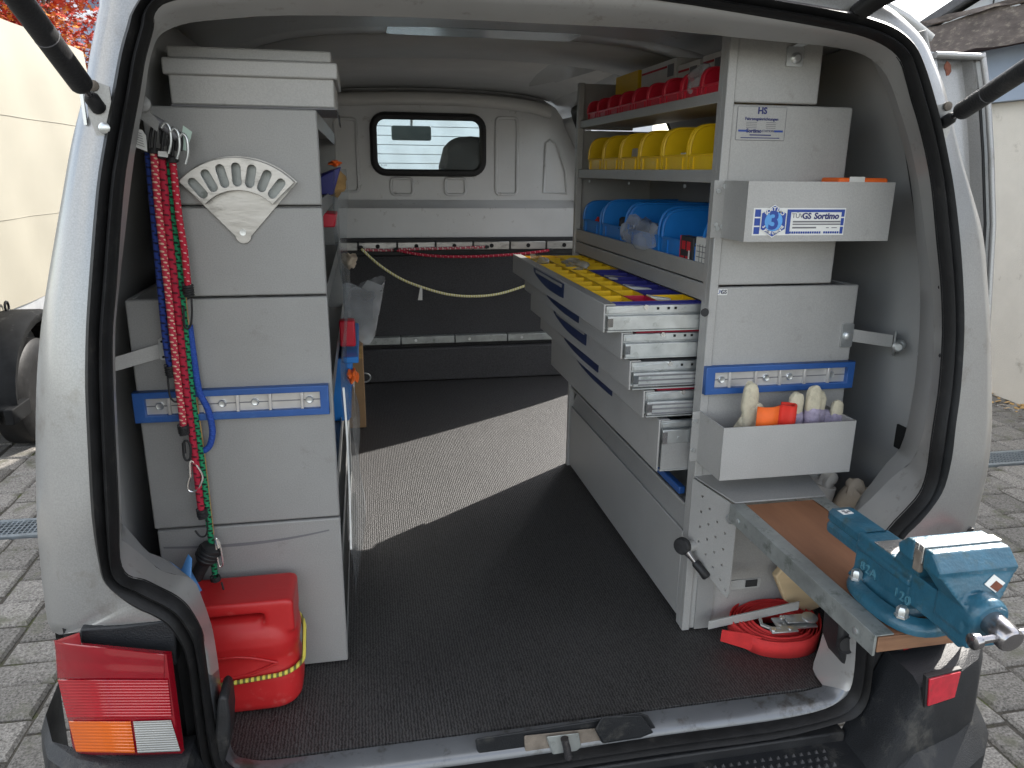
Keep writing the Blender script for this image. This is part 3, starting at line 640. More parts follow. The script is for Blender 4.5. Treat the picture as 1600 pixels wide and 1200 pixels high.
ip = MB(); ip.loft([spline(FL[4:54], 2), spline([a.lerp(b, .3)+Vector((0, max(0, 1.27-a.y)*.9 if 0 else .05, 0)) for a, b in zip(FL[4:54], at_y(I1, 1.26))], 2), spline(at_y(I1, 1.30), 2)])
build(ip, 'inner_pillar', 'side_panel', van, smooth=True, sharp=40)
zs = [0, .2, .4, .6, .8, .9, 1.0, 1.08, 1.15, 1.20, 1.24]
def wallpart(name, s_, y0, y1, z0=0, z1=1.3, m_='side_panel'):
    mb = MB(); zz = [z for z in zs if z0 <= z <= z1]
    ny = 6
    mb.loft([[(wall_x(z, s_), y0+(y1-y0)*k/ny, z) for z in zz] for k in range(ny+1)])
    return build(mb, name, m_, van, smooth=True, sharp=50, solid=.008)
wl_ = wallpart('side_lining', -1, 1.25, 3.69)
wr_ = wallpart('side_lining', 1, 1.25, 2.46)
wallpart('side_lining', 1, 3.52, 3.69, m_='silver_in')
def ceilpart(name, y0, y1, dz, m_):
    mb = MB(); xs = [-.34+1.35*i/24 for i in range(25)]
    mb.loft([[(x_, y, ceil_z(x_)+dz) for x_ in xs] for y in (y0, (y0+y1)/2, y1)])
    return build(mb, name, m_, van, smooth=True, sharp=50, solid=.012)
ceilpart('roof_lining', 1.28, 1.93, -.004, 'silver_in')
ceilpart('roof_lining', 1.935, 2.125, .012, 'silver_in')
plate('ceiling_panel', rrect(.08, .56, 1.97, 2.09, .02), [], lambda u, v, w: (u, v, 1.332+w), .004, 'mirror', van)
ceilpart('roof_lining', 2.13, 2.52, .006, 'lining')
ceilpart('roof_lining', 2.53, 3.69, .032, 'lining')
# frame of the sliding door opening
tube('door_opening_seal', [(wall_x(z, 1)+.015, 3.51, z) for z in zs]+[(wall_x(1.24, 1)-.005, y, 1.262) for y in (3.46, 3.0, 2.5)]+[(wall_x(z, 1)+.015, 2.475, z) for z in zs[::-1]], .02, 'rubber', van)
box('door_step', 1.10, 1.24, 2.46, 3.52, -.06, -.005, 'bumper', van, .006)
# bulkhead
bh = plate('bulkhead', [(-.47, 0), (1.12, 0), (1.10, .5), (1.075, .86), (1.055, 1.02), (1.02, 1.14), (.985, 1.22), (.93, 1.29), (.86, 1.33), (.70, 1.355), (.335, 1.37), (0, 1.36), (-.28, 1.32), (-.33, 1.20), (-.41, .9)],
           [rrect(.075, .571, .992, 1.232, .05)], lambda u, v, w: (u, 3.70+w, v), .012, 'silver_in', van)
wf = rrect(.068, .578, .986, 1.238, .055, 6)
wfo = build(MB().tube([(u, 3.688, v) for u, v in wf], .017, 8, closed=True), 'window_rubber', 'black_matt', bh, smooth=True)
plate('window_pane', rrect(.072, .574, .990, 1.234, .05), [], lambda u, v, w: (u, 3.698+w, v), .004, 'window_glass', bh)
text('glass_mark', 'E1 43R', lambda u, v, w: (.112+u, 3.694-w, 1.018+v), .010, 'ink_grey', bh)
for a, b, c, d_ in ((-.105, -.008, .90, 1.22), (.142, .243, .886, .960), (.397, .494, .887, .962), (.643, .745, .89, 1.24)):
    build(MB().tube([(u, 3.693, v) for u, v in rrect(a, b, c, d_, .018, 4)], .0075, 6, closed=True), 'pressed_rib', 'silver_in', bh, smooth=True)
build(MB().tube([(u, 3.693, v) for u, v in ((.880, .90), (.995, .895), (.985, 1.0), (.935, 1.13), (.905, 1.145), (.885, 1.13))], .0075, 6, closed=True), 'pressed_rib', 'silver_in', bh, smooth=True)
ty = [(-.42, 1.29), (-.2, 1.325), (.1, 1.342), (.335, 1.347), (.6, 1.342), (.80, 1.325), (.90, 1.30)]
lp = MB(); sp_ = spline([(a, 0, b) for a, b in ty], 5)
lp.loft([[(p.x, y, p.z+dz) for p in sp_] for y, dz in ((3.69, -.060), (3.670, -.058), (3.655, -.050), (3.648, -.038), (3.652, -.012), (3.665, -.002), (3.69, .0))])
build(lp, 'bulkhead_lip', 'lip', bh, smooth=True, sharp=60)
lg = MB(); lg.loft([[(x_, y, z) for x_ in (-.47, .3, .7, 1.06)] for y, z in ((3.69, .862), (3.672, .842), (3.655, .835), (3.640, .825), (3.640, .685))])
build(lg, 'bulkhead_ledge', 'silver_in', bh, smooth=True, sharp=50)
box('trim_strip', -.47, 1.09, 3.615, 3.66, .607, .690, 'black_plastic', van, .004)
for k in range(7):
    a = -.20+k*.18
    tk_ = box('lashing_rail', a, a+.174, 3.600, 3.616, .634, .672, 'aluminium', van, .003)
    lathe('rail_hole', [(.010, 0), (.010, .003)], (a+.087, 3.600, .653), (0, -1, 0), 'pit', tk_, 12)
box('front_wall_carpet', -.47, 1.10, 3.615, 3.66, .012, .606, 'carpet_wall', van, .004)
box('front_wall_step', -.47, 1.10, 3.56, 3.614, .004, .165, 'carpet_wall', van, .006)
for k in range(4):
    a = -.10+k*.262
    rl_ = box('lower_rail', a, a+.258, 3.575, 3.613, .186, .222, 'zinc_worn', van, .003)
    lathe('rivet', [(.007, 0), (.007, .003)], (a+.07, 3.575, .204), (0, -1, 0), 'zinc', rl_, 10)
# tail lamps, trims and bumper
def yb(x_): return 1.062+max(0, -.40-x_)**2*7.5
def lens(name, quad, m_, parent, ribs=0, off=0, nu=20, nv=34, mir=False, lip=.0015):
    tl, tr_, br, bl = [Vector(p) for p in quad]; mb = MB(); G = []
    for j in range(nv+1):
        row = []
        for i in range(nu+1):
            p = tl.lerp(tr_, i/nu).lerp(bl.lerp(br, i/nu), j/nv)
            y = yb(p.x)+off-(.0008*math.sin(j*math.pi*ribs/nv)**2 if ribs else 0)+(lip if (i in (0, nu) or j in (0, nv)) else 0)
            k = y/1.07; px_, pz_ = p.x*k, 1+(p.z-1)*k
            row.append((.67-px_ if mir else px_, y, pz_+(.03 if mir else 0)))
        G.append(row)
    mb.loft(G)
    return build(mb, name, m_, parent, smooth=True, sharp=60)
LQ = {'all': [(-0.472,1.07,0.328),(-0.3135,1.07,0.2883),(-0.3139,1.07,0.0968),(-0.4725,1.07,0.1227)], 'r1': [(-0.4708,1.07,0.3246),(-0.3248,1.07,0.2852),(-0.3296,1.07,0.2413),(-0.4762,1.07,0.2624)], 'r2': [(-0.4765,1.07,0.2602),(-0.3243,1.07,0.2394),(-0.3261,1.07,0.1704),(-0.4729,1.07,0.1912)], 'am': [(-0.4719,1.07,0.1853),(-0.3855,1.07,0.1722),(-0.3862,1.07,0.1123),(-0.469,1.07,0.1282)], 'cl': [(-0.3819,1.07,0.1716),(-0.3276,1.07,0.1658),(-0.3197,1.07,0.1051),(-0.3825,1.07,0.1117)],
      'tl': [(-0.4705,1.07,0.3268),(-0.4362,1.07,0.3367),(-0.4363,1.07,0.3105),(-0.4694,1.07,0.3103)]}
for mir in (False, True):
    sx = (lambda x_: .67-x_) if mir else (lambda x_: x_)
    dz_ = .03 if mir else 0
    lamp = build(MB().hexa([(sx(a), b, c+dz_) for a, b, c in [(-0.4081,1.092,0.2917),(-0.32,1.092,0.2737),(-0.3194,1.092,0.078),(-0.4281,1.092,0.0958)]], [(sx(a), b, c+dz_) for a, b, c in [(-0.4887,1.16,0.2616),(-0.3416,1.16,0.2311),(-0.3392,1.16,0.0206),(-0.4983,1.16,0.0493)]]), 'tail_lamp', 'black_matt', van, .004)
    lens('lamp_cover', LQ['all'], 'lens_dark_red', lamp, 0, .0035, mir=mir, lip=.012)
    lens('frosted_lens', LQ['r1'], 'lens_dark_red', lamp, 2, .001, mir=mir)
    lens('lens_corner', LQ['tl'], 'lens_dark_red', lamp, 0, .003, 8, 6, mir)
    lens('brake_lens', LQ['r2'], 'lens_red', lamp, 13, .0, nv=78, mir=mir)
    lens('indicator_lens', LQ['am'], 'lens_amber', lamp, 10, .0, nv=60, mir=mir)
    lens('reversing_lens', LQ['cl'], 'lens_clear', lamp, 14, .0, nv=84, mir=mir)
    qv = [Vector(p) for p in [(-0.447,1.098,0.3238),(-0.3878,1.098,0.3223),(-0.3176,1.098,0.3254),(-0.3114,1.098,0.3144),(-0.317,1.098,0.2434),(-0.3282,1.098,0.2449),(-0.4507,1.098,0.2701)]]
    build(MB().hexa([(sx(p.x), p.y, p.z) for p in qv], [(sx(p.x), p.y+.04, p.z) for p in qv]), 'lamp_trim', 'bumper', van, .003)
gp_ = MB(); A_ = OUT[0:6]; B_ = [Vector(p) for p in [(-0.3207,1.115,0.0121),(-0.3191,1.115,0.1461),(-0.3205,1.115,0.2075),(-0.3206,1.115,0.2529),(-0.3207,1.115,0.2788),(-0.327,1.115,0.3085)]]
gp_.loft([[p+Vector((.01, .012, 0)) for p in A_], [a.lerp(b, .5)+Vector((0, .03, 0)) for a, b in zip(A_, B_)], B_]); build(gp_, 'lamp_gap', 'black_matt', van, smooth=True)
gp_ = MB(); A_ = OUT[49:55]; B_ = [p+Vector((.09, .02, 0)) for p in A_]
gp_.loft([[p+Vector((-.01, .012, 0)) for p in A_], B_]); build(gp_, 'lamp_gap', 'black_matt', van, smooth=True)
def bprof(x_, kind, yw):
    if kind == 'b': return [(x_, 1.11, .10), (x_, 1.035+yw, .10), (x_, 1.012+yw, .088), (x_, 1.004+yw, .06), (x_, .998+yw, -.045), (x_, .972+yw, -.066), (x_, .955+yw, -.085), (x_, .955+yw, -.16), (x_, 1.0+yw, -.30), (x_, 1.10+yw, -.34)]
    return [(x_, 1.11, -.085), (x_, 1.05, -.088), (x_, 1.01, -.089), (x_, .985, -.0895), (x_, .965, -.090), (x_, .945, -.091), (x_, .932, -.100), (x_, .930, -.17), (x_, .97, -.30), (x_, 1.08, -.34)]
half = [(.335, 's', 0), (.60, 's', 0), (.80, 's', .0), (.885, 's', 0), (.90, 's', 0), (.975, 'b', -.002), (.985, 'b', 0), (1.03, 'b', .012), (1.09, 'b', .028), (1.15, 'b', .055), (1.20, 'b', .10), (1.235, 'b', .17), (1.25, 'b', .30)]
both = [(.67-x_, k, w) for x_, k, w in half[::-1]]+half[1:]
bl_ = [bprof(*q) for q in both]
bl_ = [[(a, max(b, yi) if kk == 0 else b, c) for kk, (a, b, c) in enumerate(L)] for L in bl_ for yi in [L[1][1]+.001]]
bm_ = MB(); bm_.loft([[bl_[i][k] for i in range(len(bl_))] for k in range(10)])
bp = build(bm_, 'bumper', 'bumper', van, .008, smooth=True, sharp=38, seg=3)
box('sill_cover', -.23, .90, 1.092, 1.13, -.30, -.066, 'black_plastic', van, .004)
box('lamp_backing', -.49, -.318, 1.145, 1.16, -.30, .30, 'black_matt', van, 0)
box('lamp_backing', .985, 1.16, 1.145, 1.16, -.30, .33, 'black_matt', van, 0)
nb = MB()
for j in range(8):
    for i in range(62):
        x_ = -.16+i*.0163+(j % 2)*.008
        if x_ > .86: continue
        y = .955+j*.017; nb.add([(x_-.006, y-.005, -.0905), (x_+.006, y-.005, -.0905), (x_+.005, y+.005, -.0905), (x_-.005, y+.005, -.0905), (x_, y-.001, -.0805)], [(0, 1, 4), (1, 2, 4), (2, 3, 4), (3, 0, 4)])
no = build(nb, 'step_tread', 'tread', bp); no['kind'] = 'stuff'
for s_ in (0, 1):
    qv = [Vector(p) for p in [(0.9793,0.997,0.1165),(1.0661,1.0186,0.1052),(1.0624,1.0176,0.0499),(0.9866,0.9974,0.0571)]]
    lo = [p if s_ == 0 else Vector((.67-p.x, p.y, p.z)) for p in qv]; hi = [p+Vector((0, .012, 0)) for p in lo]
    fr_q = [p+(p-sum(qv, Vector())/4)*.14+Vector((0, .003, 0)) for p in qv]; fr_q = [p if s_ == 0 else Vector((.67-p.x, p.y, p.z)) for p in fr_q]
    rf = build(MB().hexa(fr_q, [p+Vector((0, .010, 0)) for p in fr_q]), 'reflector_frame', 'black_matt', bp, .001)
    build(MB().hexa(lo, hi), 'reflector', 'reflector', bp, .001)
# lock plate on the threshold
lk = [(0.1595,1.112,0.0179),(0.4714,1.112,0.0263),(0.4871,1.112,0.0183),(0.5131,1.112,-0.0276),(0.4751,1.112,-0.0347),(0.1663,1.112,-0.0363)]
nrm = Vector((0, -.0045, .0045)); nb_ = [Vector(p) for p in lk]
lock = build(MB().hexa([p-nrm for p in nb_], [p+nrm for p in nb_]), 'lock_cover', 'bumper', van, .004)
rc = [Vector(p) for p in [(0.2484,1.11,0.0112),(0.3844,1.11,0.007),(0.3982,1.11,-0.0266),(0.3923,1.11,-0.0343),(0.2516,1.11,-0.0372)]]
build(MB().hexa([p+nrm*.4 for p in rc], [p+nrm*1.5 for p in rc]), 'lock_plate', 'grime', lock, .002)
rc = [Vector(p) for p in [(0.2883,1.106,0.0056),(0.3489,1.106,0.0046),(0.3549,1.106,-0.0277),(0.3286,1.106,-0.0492),(0.3014,1.106,-0.0361)]]
build(MB().hexa([p+nrm*.6 for p in rc], [p+nrm*2.2 for p in rc]), 'lock_bracket', 'zinc_worn', lock, .002)
bo = [Vector(p) for p in [(0.3183,1.084,0.017),(0.3238,1.084,-0.0061),(0.3268,1.084,-0.0263)]]
build(MB().tube(bo, .0075, 10), 'striker', 'steel', lock, smooth=True)
pd = [Vector(p) for p in [(0.3921,1.1,0.0395),(0.4667,1.1,0.0311),(0.4945,1.1,-0.0116),(0.4697,1.1,-0.0192),(0.3948,1.1,-0.0202),(0.3785,1.1,0.0135)]]
build(MB().hexa([p+nrm*.3 for p in pd], [p+nrm*1.4 for p in pd]), 'rubber_pad', 'bumper', lock, .006)
# black buffers inside the lower corners
bL = [(-0.2605,1.12,0.1771),(-0.2531,1.12,0.1822),(-0.2457,1.12,0.175),(-0.2455,1.12,0.1312),(-0.2519,1.12,0.0811),(-0.266,1.12,0.0378),(-0.2735,1.12,0.0455),(-0.2717,1.12,0.1098)]
build(MB().hexa([Vector(p)+Vector((0, -.028, 0)) for p in bL], [Vector(p)+Vector((0, .03, 0)) for p in bL]), 'door_buffer', 'black_plastic', van, .006)
bR = [(0.8754,1.15,0.1661),(0.9044,1.15,0.1599),(0.9308,1.15,0.116),(0.9428,1.15,0.055),(0.9304,1.15,0.0415),(0.8963,1.15,0.0685),(0.878,1.15,0.1077)]
br_ = build(MB().hexa([Vector(p)+Vector((0, -.03, 0)) for p in bR], [Vector(p)+Vector((0, .03, 0)) for p in bR]), 'door_buffer', 'black_plastic', van, .008)
cc = Vector([(0.8894,1.115,0.1187)][0]); lathe('buffer_socket', [(.013, 0), (.017, .004), (.017, -.004)], cc, (0, -1, .2), 'black_matt', br_, 18)
# tailgate above the opening, struts and cable bellows
tg = MB(); tx = [-.36, -.30, -.1, .335, .77, .97, 1.03]
tg.loft([[(x_, y, z-.03*((x_-.335)/.69)**2) for x_ in tx] for y, z in ((1.26, 1.40), (1.15, 1.46), (.70, 1.60), (.35, 1.70), (.12, 1.73), (.10, 1.69), (.35, 1.655), (.70, 1.555), (1.12, 1.415), (1.24, 1.385))])
build(tg, 'tailgate', 'silver', van, smooth=True, sharp=50)
for a, b, c in ((Vector([(-0.3456,1.165,1.0805)][0]), Vector((-.362, 1.01, 1.174)), 0), (Vector([(0.9809,1.18,1.0888)][0]), Vector((.949, 1.005, 1.147)), 1)):
    dv = (b-a).normalized(); dd = dv*1
    s_ = tube('gas_strut', [a+dd*.032, a+dd*.040, a+dd*.043, a+dd*.19, a+dd*.56], [.006, .0135, .0145, .0145, .0145], 'black_plastic', van, n=20)
    tube('piston_rod', [a+dd*.004, a+dd*.04], .0048, 'steel', s_, n=10)
    tube('strut_socket', [a-dd*.012, a-dd*.008, a+dd*.012, a+dd*.02], [.006, .010, .010, .006], 'black_plastic', s_, n=12)
    if c == 0: tube('band', [a+dd*.128, a+dd*.1295], .0148, 'ink_grey', s_, n=20)
    else: tube('band', [a+dd*.108, a+dd*.1095], .0148, 'ink_grey', s_, n=20)
    sg = -1 if c == 0 else 1
    pl = [(-.012, -.034), (.010, -.034), (.016, -.01), (.016, .022), (.004, .036), (-.012, .030)]
    bk = plate('strut_bracket', pl, [], lambda u, v, w: (a.x-u*sg*-1*1.0-.004*sg, a.y+.010+w-u*.3, a.z-.006+v), .003, 'silver', van)
    lathe('screw', [(.0075, 0), (.0075, .003), (.005, .0045)], (a.x-.006*sg, a.y+.004, a.z-.030), (0, -1, 0), 'zinc', bk, 12)
    lathe('screw', [(.0075, 0), (.0075, .003), (.005, .0045)], (a.x+.002*sg, a.y+.006, a.z+.024), (0, -1, 0), 'grime', bk, 12)
p0, p1 = Vector([(0.8128,1.22,1.2537)][0]), Vector([(0.8051,1.1,1.2701)][0]); pr = []; pth = []
for k in range(33):
    pth.append(p0.lerp(p1, k/32)+Vector((0, 0, .004*math.sin(k/32*3.14)))); pr.append(.0125 if k % 2 else .0155)
tube('wiring_bellows', pth, pr, 'rubber', van, n=14)
# sliding door pushed back along the right side
zz = [.15, .20, .3, .6, .9, 1.05, 1.18, 1.25]
xi = [1.275, 1.285, 1.29, 1.275, 1.235, 1.215, 1.195, 1.185]; xo = [1.34, 1.35, 1.352, 1.348, 1.345, 1.335, 1.325, 1.312]; yr_ = [1.33, 1.335, 1.352, 1.385, 1.43, 1.46, 1.49, 1.505]
sd = MB()
lo = [(x_, y, z) for x_, y, z in zip(xi, yr_, zz)]; ro_ = [(x_, y, z) for x_, y, z in zip(xo, yr_, zz)]
sd.loft([[(a+.012, y+.03, z) for a, y, z in lo], lo]); sd.loft([ro_, [(a+.005, y+.05, z) for a, y, z in ro_], [(a+.02, 2.5, z) for a, y, z in ro_]])
sd.loft([[(a, y, z) for a, y, z in lo], [(a+.016, y+.002, z) for a, y, z in lo]])
sd.loft([[(a+.016, y+.002, z) for a, y, z in lo], [(a+.024, y+.028, z) for a, y, z in lo], [(b-.030, y+.028, z) for (a, y, z), (b, _, _) in zip(lo, ro_)], [(b-.022, y+.004, z) for (a, y, z), (b, _, _) in zip(lo, ro_)], [(b-.010, y+.010, z) for (a, y, z), (b, _, _) in zip(lo, ro_)], ro_])
sd.loft([[(a+.012, y+.03, z) for a, y, z in lo], [(a+.01, 2.5, z) for a, y, z in lo]])
sd.add([lo[-1], ro_[-1], (xo[-1]+.02, 2.5, 1.25), (xi[-1]+.01, 2.5, 1.25)], [(0, 1, 2, 3)]); sd.add([lo[0], ro_[0], (xo[0]+.02, 2.5, .15), (xi[0]+.01, 2.5, .15)], [(0, 1, 2, 3)])
sdo = build(sd, 'sliding_door', 'silver', van, smooth=True, sharp=45)
tube('door_channel', [(a-.004, y-.004, z) for a, y, z in ro_], .006, 'silver', sdo, n=8)
tube('door_channel', [(a+.010+(b-a-.010)*k/4, 1.500, 1.243) for a, b in ((xi[-1], xo[-1]),) for k in range(5)], .007, 'silver', sdo, n=8)
tube('door_weatherstrip', [(a-.016, y+.006, z) for a, y, z in ro_[:-1]], .004, 'rubber', sdo, n=6)
rs = random.Random(4); ru = Vector([(1.2313,1.475,1.2182)][0])
plate('rust_patch', [(ru.x+.011*rs.uniform(.5, 1.1)*math.cos(a*.6283), ru.z+.014*rs.uniform(.6, 1.2)*math.sin(a*.6283)) for a in range(10)], [], lambda u, v, w: (u, 1.506+w-(1.25-v)*.12, v), .002, 'rust', sdo)
# small fittings on the right inner wall
hx = Vector([(1.12,1.3336,0.4519)][0])
ho = plate('wall_opening', rrect(1.305, 1.352, .428, .481, .003), [], lambda u, v, w: (1.1215+w, u, v), .002, 'pit', van)
for px_ in [(1.12,1.575,1.2109),(1.12,1.4124,0.9533),(1.12,1.3164,0.6448),(1.12,1.3199,0.3997)]:
    lathe('screw', [(.006, 0), (.006, .002), (.004, .004)], px_, (-1, -.3, 0), 'zinc', van, 10)
tube('edge_trim', [Vector(p) for p in ([(0.985,1.3589,1.1758)]+[(1,1.3493,1.1493)]+[(1.04,1.3584,1.0697)]+[(1.07,1.3548,0.9798)]+[(1.095,1.3422,0.8809)]+[(1.11,1.331,0.8053),(1.11,1.2984,0.6934),(1.11,1.2876,0.5887),(1.11,1.2862,0.4993)])], .0028, 'black_plastic', van, n=6, sub=6)
dm = MB()
for k, p in enumerate(spline([Vector(q) for q in ([(0.98,1.339,1.1735)]+[(0.995,1.3317,1.1476)]+[(1.03,1.331,1.0685)]+[(1.06,1.3261,0.9803)]+[(1.085,1.3141,0.8834)]+[(1.1,1.3068,0.8087),(1.1,1.2765,0.6983),(1.1,1.2657,0.5953),(1.1,1.2642,0.5073)])], 8)):
    if k % 2 == 0: dm.box(p.x-.004, p.x+.001, p.y-.002, p.y+.002, p.z-.004, p.z+.004)
build(dm, 'edge_clips', 'pit', van)
for px_ in [(0.9439,1.2292,1.1338),(0.9902,1.2035,0.9823),(1.0042,1.1904,0.9054),(1.0181,1.1737,0.807),(1.0254,1.1529,0.6849)]:
    lathe('plug', [(.0045, -.002), (.0045, .004), (.002, .006)], px_, (-.7, -.7, 0), 'black_matt', van, 10)
pc = Vector([(-0.4538,1.124,0.3955)][0])
pq = lathe('panel_cap', [(.0165, 0), (.0165, .0015), (.0155, .002)], pc, (-.35, -1, 0), 'silver', van, 28)
lathe('cap_screw', [(.0065, 0), (.0065, .002), (.003, .004)], pc+Vector((.0, -.003, -.003)), (-.35, -1, 0), 'tan', pq, 14)
pc = Vector([(1.0679,1.128,0.4183)][0]); lathe('panel_plug', [(.005, -.002), (.005, .002)], pc, (.3, -1, 0), 'grime', van, 12)
tube('panel_seam', [Vector(p) for p in [(-0.4002,1.106,0.4004),(-0.4009,1.106,0.3732),(-0.4017,1.106,0.3456),(-0.4031,1.106,0.32)]], .0011, 'ink_grey', van, n=6)
# ------------------------------------------------------------------ left storage cabinet
LY = 1.40
lc = thing('storage_cabinet', 'grey sheet metal cabinet on the left of the cargo floor', 'cabinet', (-.24, 1.9, 0))
for z0, z1, x0 in ((.004, .333, -.408), (.337, .776, -.412), (.780, .934, -.348), (.938, 1.097, -.348)):
    box('end_panel', x0, -.068, LY, LY+.018, z0, z1, 'cab_grey', lc, .003)
box('back_panel', -.412, -.402, LY+.02, 2.40, .004, .776, 'cab_grey', lc)
box('back_panel', -.348, -.338, LY+.02, 2.40, .778, 1.097, 'cab_grey', lc)
box('far_panel', -.408, -.068, 2.382, 2.40, .004, 1.097, 'cab_grey', lc)
for z in (.02, .22, .40, .585, .776, .936, 1.088):
    x0 = -.40 if z < .77 else -.336
    sh = box('shelf', x0, -.072, LY+.019, 2.381, z-.004, z, 'cab_grey', lc)
    box('shelf_lip', -.0715, -.0695, LY+.019, 2.381, z-.02, z+.012, 'cab_grey', sh)
sc_ = MB(); sc_.loft([[(-.40+.31*k/16, LY-.0004, .298-.012*math.sin(k/16*2.2)+.02*(k/16)**2+dz*(1-abs(k/16-.45))) for k in range(17)] for dz in (-.0035, .0035)])
build(sc_, 'scuff_mark', 'ink_grey', lc)
def mount_rail(name, x0, x1, z0, z1, Y, parent, screws, ribs, out=.015):
    fr = plate(name, [(x0, z0), (x1, z0), (x1, z1), (x0, z1)], [[(x0+.016, z0+.009), (x1-.012, z0+.009), (x1-.012, z1-.008), (x0+.016, z1-.008)]],
               lambda u, v, w: (u, Y-out/2+w, v), out, 'blue_frame', parent, .002)
    ch = box('channel', x0+.014, x1-.010, Y-.006, Y-.001, z0+.009, z1-.008, 'rail_alu', fr, 0)
    box('channel_groove', x0+.016, x1-.012, Y-.0068, Y-.006, (z0+z1)/2-.0012, (z0+z1)/2+.0006, 'ink_grey', fr, 0)
    for r_ in ribs:
        xx = x0+(x1-x0)*r_; box('slot_rib', xx-.0028, xx+.0028, Y-.013, Y-.006, z0+.009, z1-.008, 'rail_alu', fr, .001)
    for r_ in screws:
        lathe('screw', [(.0072, 0), (.0072, .003), (.0058, .0045), (.003, .0038)], (x0+(x1-x0)*r_, Y-.006, (z0+z1)/2), (0, -1, 0), 'zinc', fr, 16)
    return fr
mount_rail('mounting_rail', -.414, -.077, .557, .610, LY, lc, (.12, .44, .61, .90), (.17, .35, .52, .69, .86))
# fan-shaped aluminium bracket with seven slots
ax_, az_ = -.204, .888
def sect(r0, r1, a0, a1, n=24):
    o = [(ax_+r1*math.sin(R(a0+(a1-a0)*k/n)), az_+r1*math.cos(R(a0+(a1-a0)*k/n))) for k in range(n+1)]
    if r0: o += [(ax_+r0*math.sin(R(a1+(a0-a1)*k/n)), az_+r0*math.cos(R(a1+(a0-a1)*k/n))) for k in range(n+1)]
    return o
base_o = sect(0, .131, -47, 47)+[(ax_+.013*math.sin(R(a)), az_+.013*math.cos(R(a))-.002) for a in (90, 120, 150, 180, 210, 240, 270)]
fb = plate('fan_bracket', base_o, [], lambda u, v, w: (u, LY-.004+w, v), .004, 'aluminium', lc, .0008)
slots = []
for k in range(7):
    a = R(-39+13*k); c_, s_ = math.cos(a), math.sin(a); hw = .0078; pill = []
    for q in range(10): t = math.pi*q/9; pill.append((.113+hw*math.sin(t), hw*math.cos(t)))
    for q in range(10): t = math.pi*q/9; pill.append((.089-hw*math.sin(t), -hw*math.cos(t)))
    slots.append([(ax_+r_*s_+t_*c_, az_+r_*c_-t_*s_) for r_, t_ in pill])
plate('slot_shade', sect(.078, .126, -45, 45), [], lambda u, v, w: (u, LY-.0085+w, v), .002, 'zinc_worn', fb)  # darker sheet added behind the slots, recess shade put into its colour
plate('slotted_face', sect(.076, .128, -46, 46), slots, lambda u, v, w: (u, LY-.024+w, v), .003, 'aluminium', fb, .0006)
for r_ in (.1285, .0765):
    arc_ = [(ax_+r_*math.sin(R(a)), az_+r_*math.cos(R(a))) for a in range(-46, 47, 4)]
    build(MB().loft([[(u, LY-.025, v) for u, v in arc_], [(u, LY-.006, v) for u, v in arc_]]), 'rim_wall', 'aluminium', fb, smooth=True, solid=.002)
lathe('screw', [(.0055, 0), (.0055, .003), (.003, .0028)], (ax_, LY-.006, az_+.004), (0, -1, 0), 'zinc', fb, 14)
lathe('screw', [(.0048, 0), (.0048, .003), (.003, .0028)], (ax_+.105*math.sin(R(-39)), LY-.006, az_+.105*math.cos(R(-39))), (0, -1, 0), 'zinc', fb, 14)
# bracket arm from the cabinet to the van wall
am_ = plate('wall_bracket', rrect(-.364, -.333, .668, .708, .005), [], lambda u, v, w: (u, LY-.003+w, v), .004, 'zinc', lc)
for u, v in ((-.358, .674), (-.340, .674), (-.358, .702), (-.342, .702)): lathe('hole', [(.0022, 0), (.0022, .001)], (u, LY-.005, v), (0, -1, 0), 'pit', am_, 8)
lathe('bolt', [(.0085, 0), (.0085, .004), (.0065, .006)], (-.350, LY-.005, .693), (0, -1, 0), 'zinc', am_, 12)
build(MB().hexa([(-.362, LY-.004, .672), (-.362, LY-.004, .698), (-.362, LY-.001, .698), (-.362, LY-.001, .672)], [(-.455, LY-.035, .652), (-.455, LY-.035, .676), (-.455, LY-.030, .676), (-.455, LY-.030, .652)]), 'arm', 'cab_light', am_)
lathe('arm_end', [(.004, -.01), (.014, -.006), (.016, .002), (.010, .012), (.003, .016)], (-.452, LY-.045, .652), (.5, -1, .2), 'cloth_grey', am_, 12)
# trays on top of the cabinet
tb = thing('sheet_metal_box', 'lidded grey metal box lying on top of the left cabinet', 'box', (-.17, 1.8, 1.098))
box('body', -.302, -.037, LY+.006, 1.62, 1.100, 1.172, 'cab_light', tb, .003)
box('lid_rim', -.309, -.030, LY-.002, 1.63, 1.146, 1.172, 'cab_light', tb, .003)
box('upper_tray', -.304, -.040, LY+.022, 1.61, 1.1735, 1.193, 'cab_light', tb, .003)
box('base_plate', -.302, -.034, LY+.002, 1.62, 1.0975, 1.0995, 'ink_grey', tb, 0)
build(MB().tube([(-.034, LY+.005, 1.097), (-.031, LY+.005, 1.075), (-.032, LY+.12, 1.075), (-.034, LY+.14, 1.097)], .0012, 6), 'wire_handle', 'black_matt', tb)

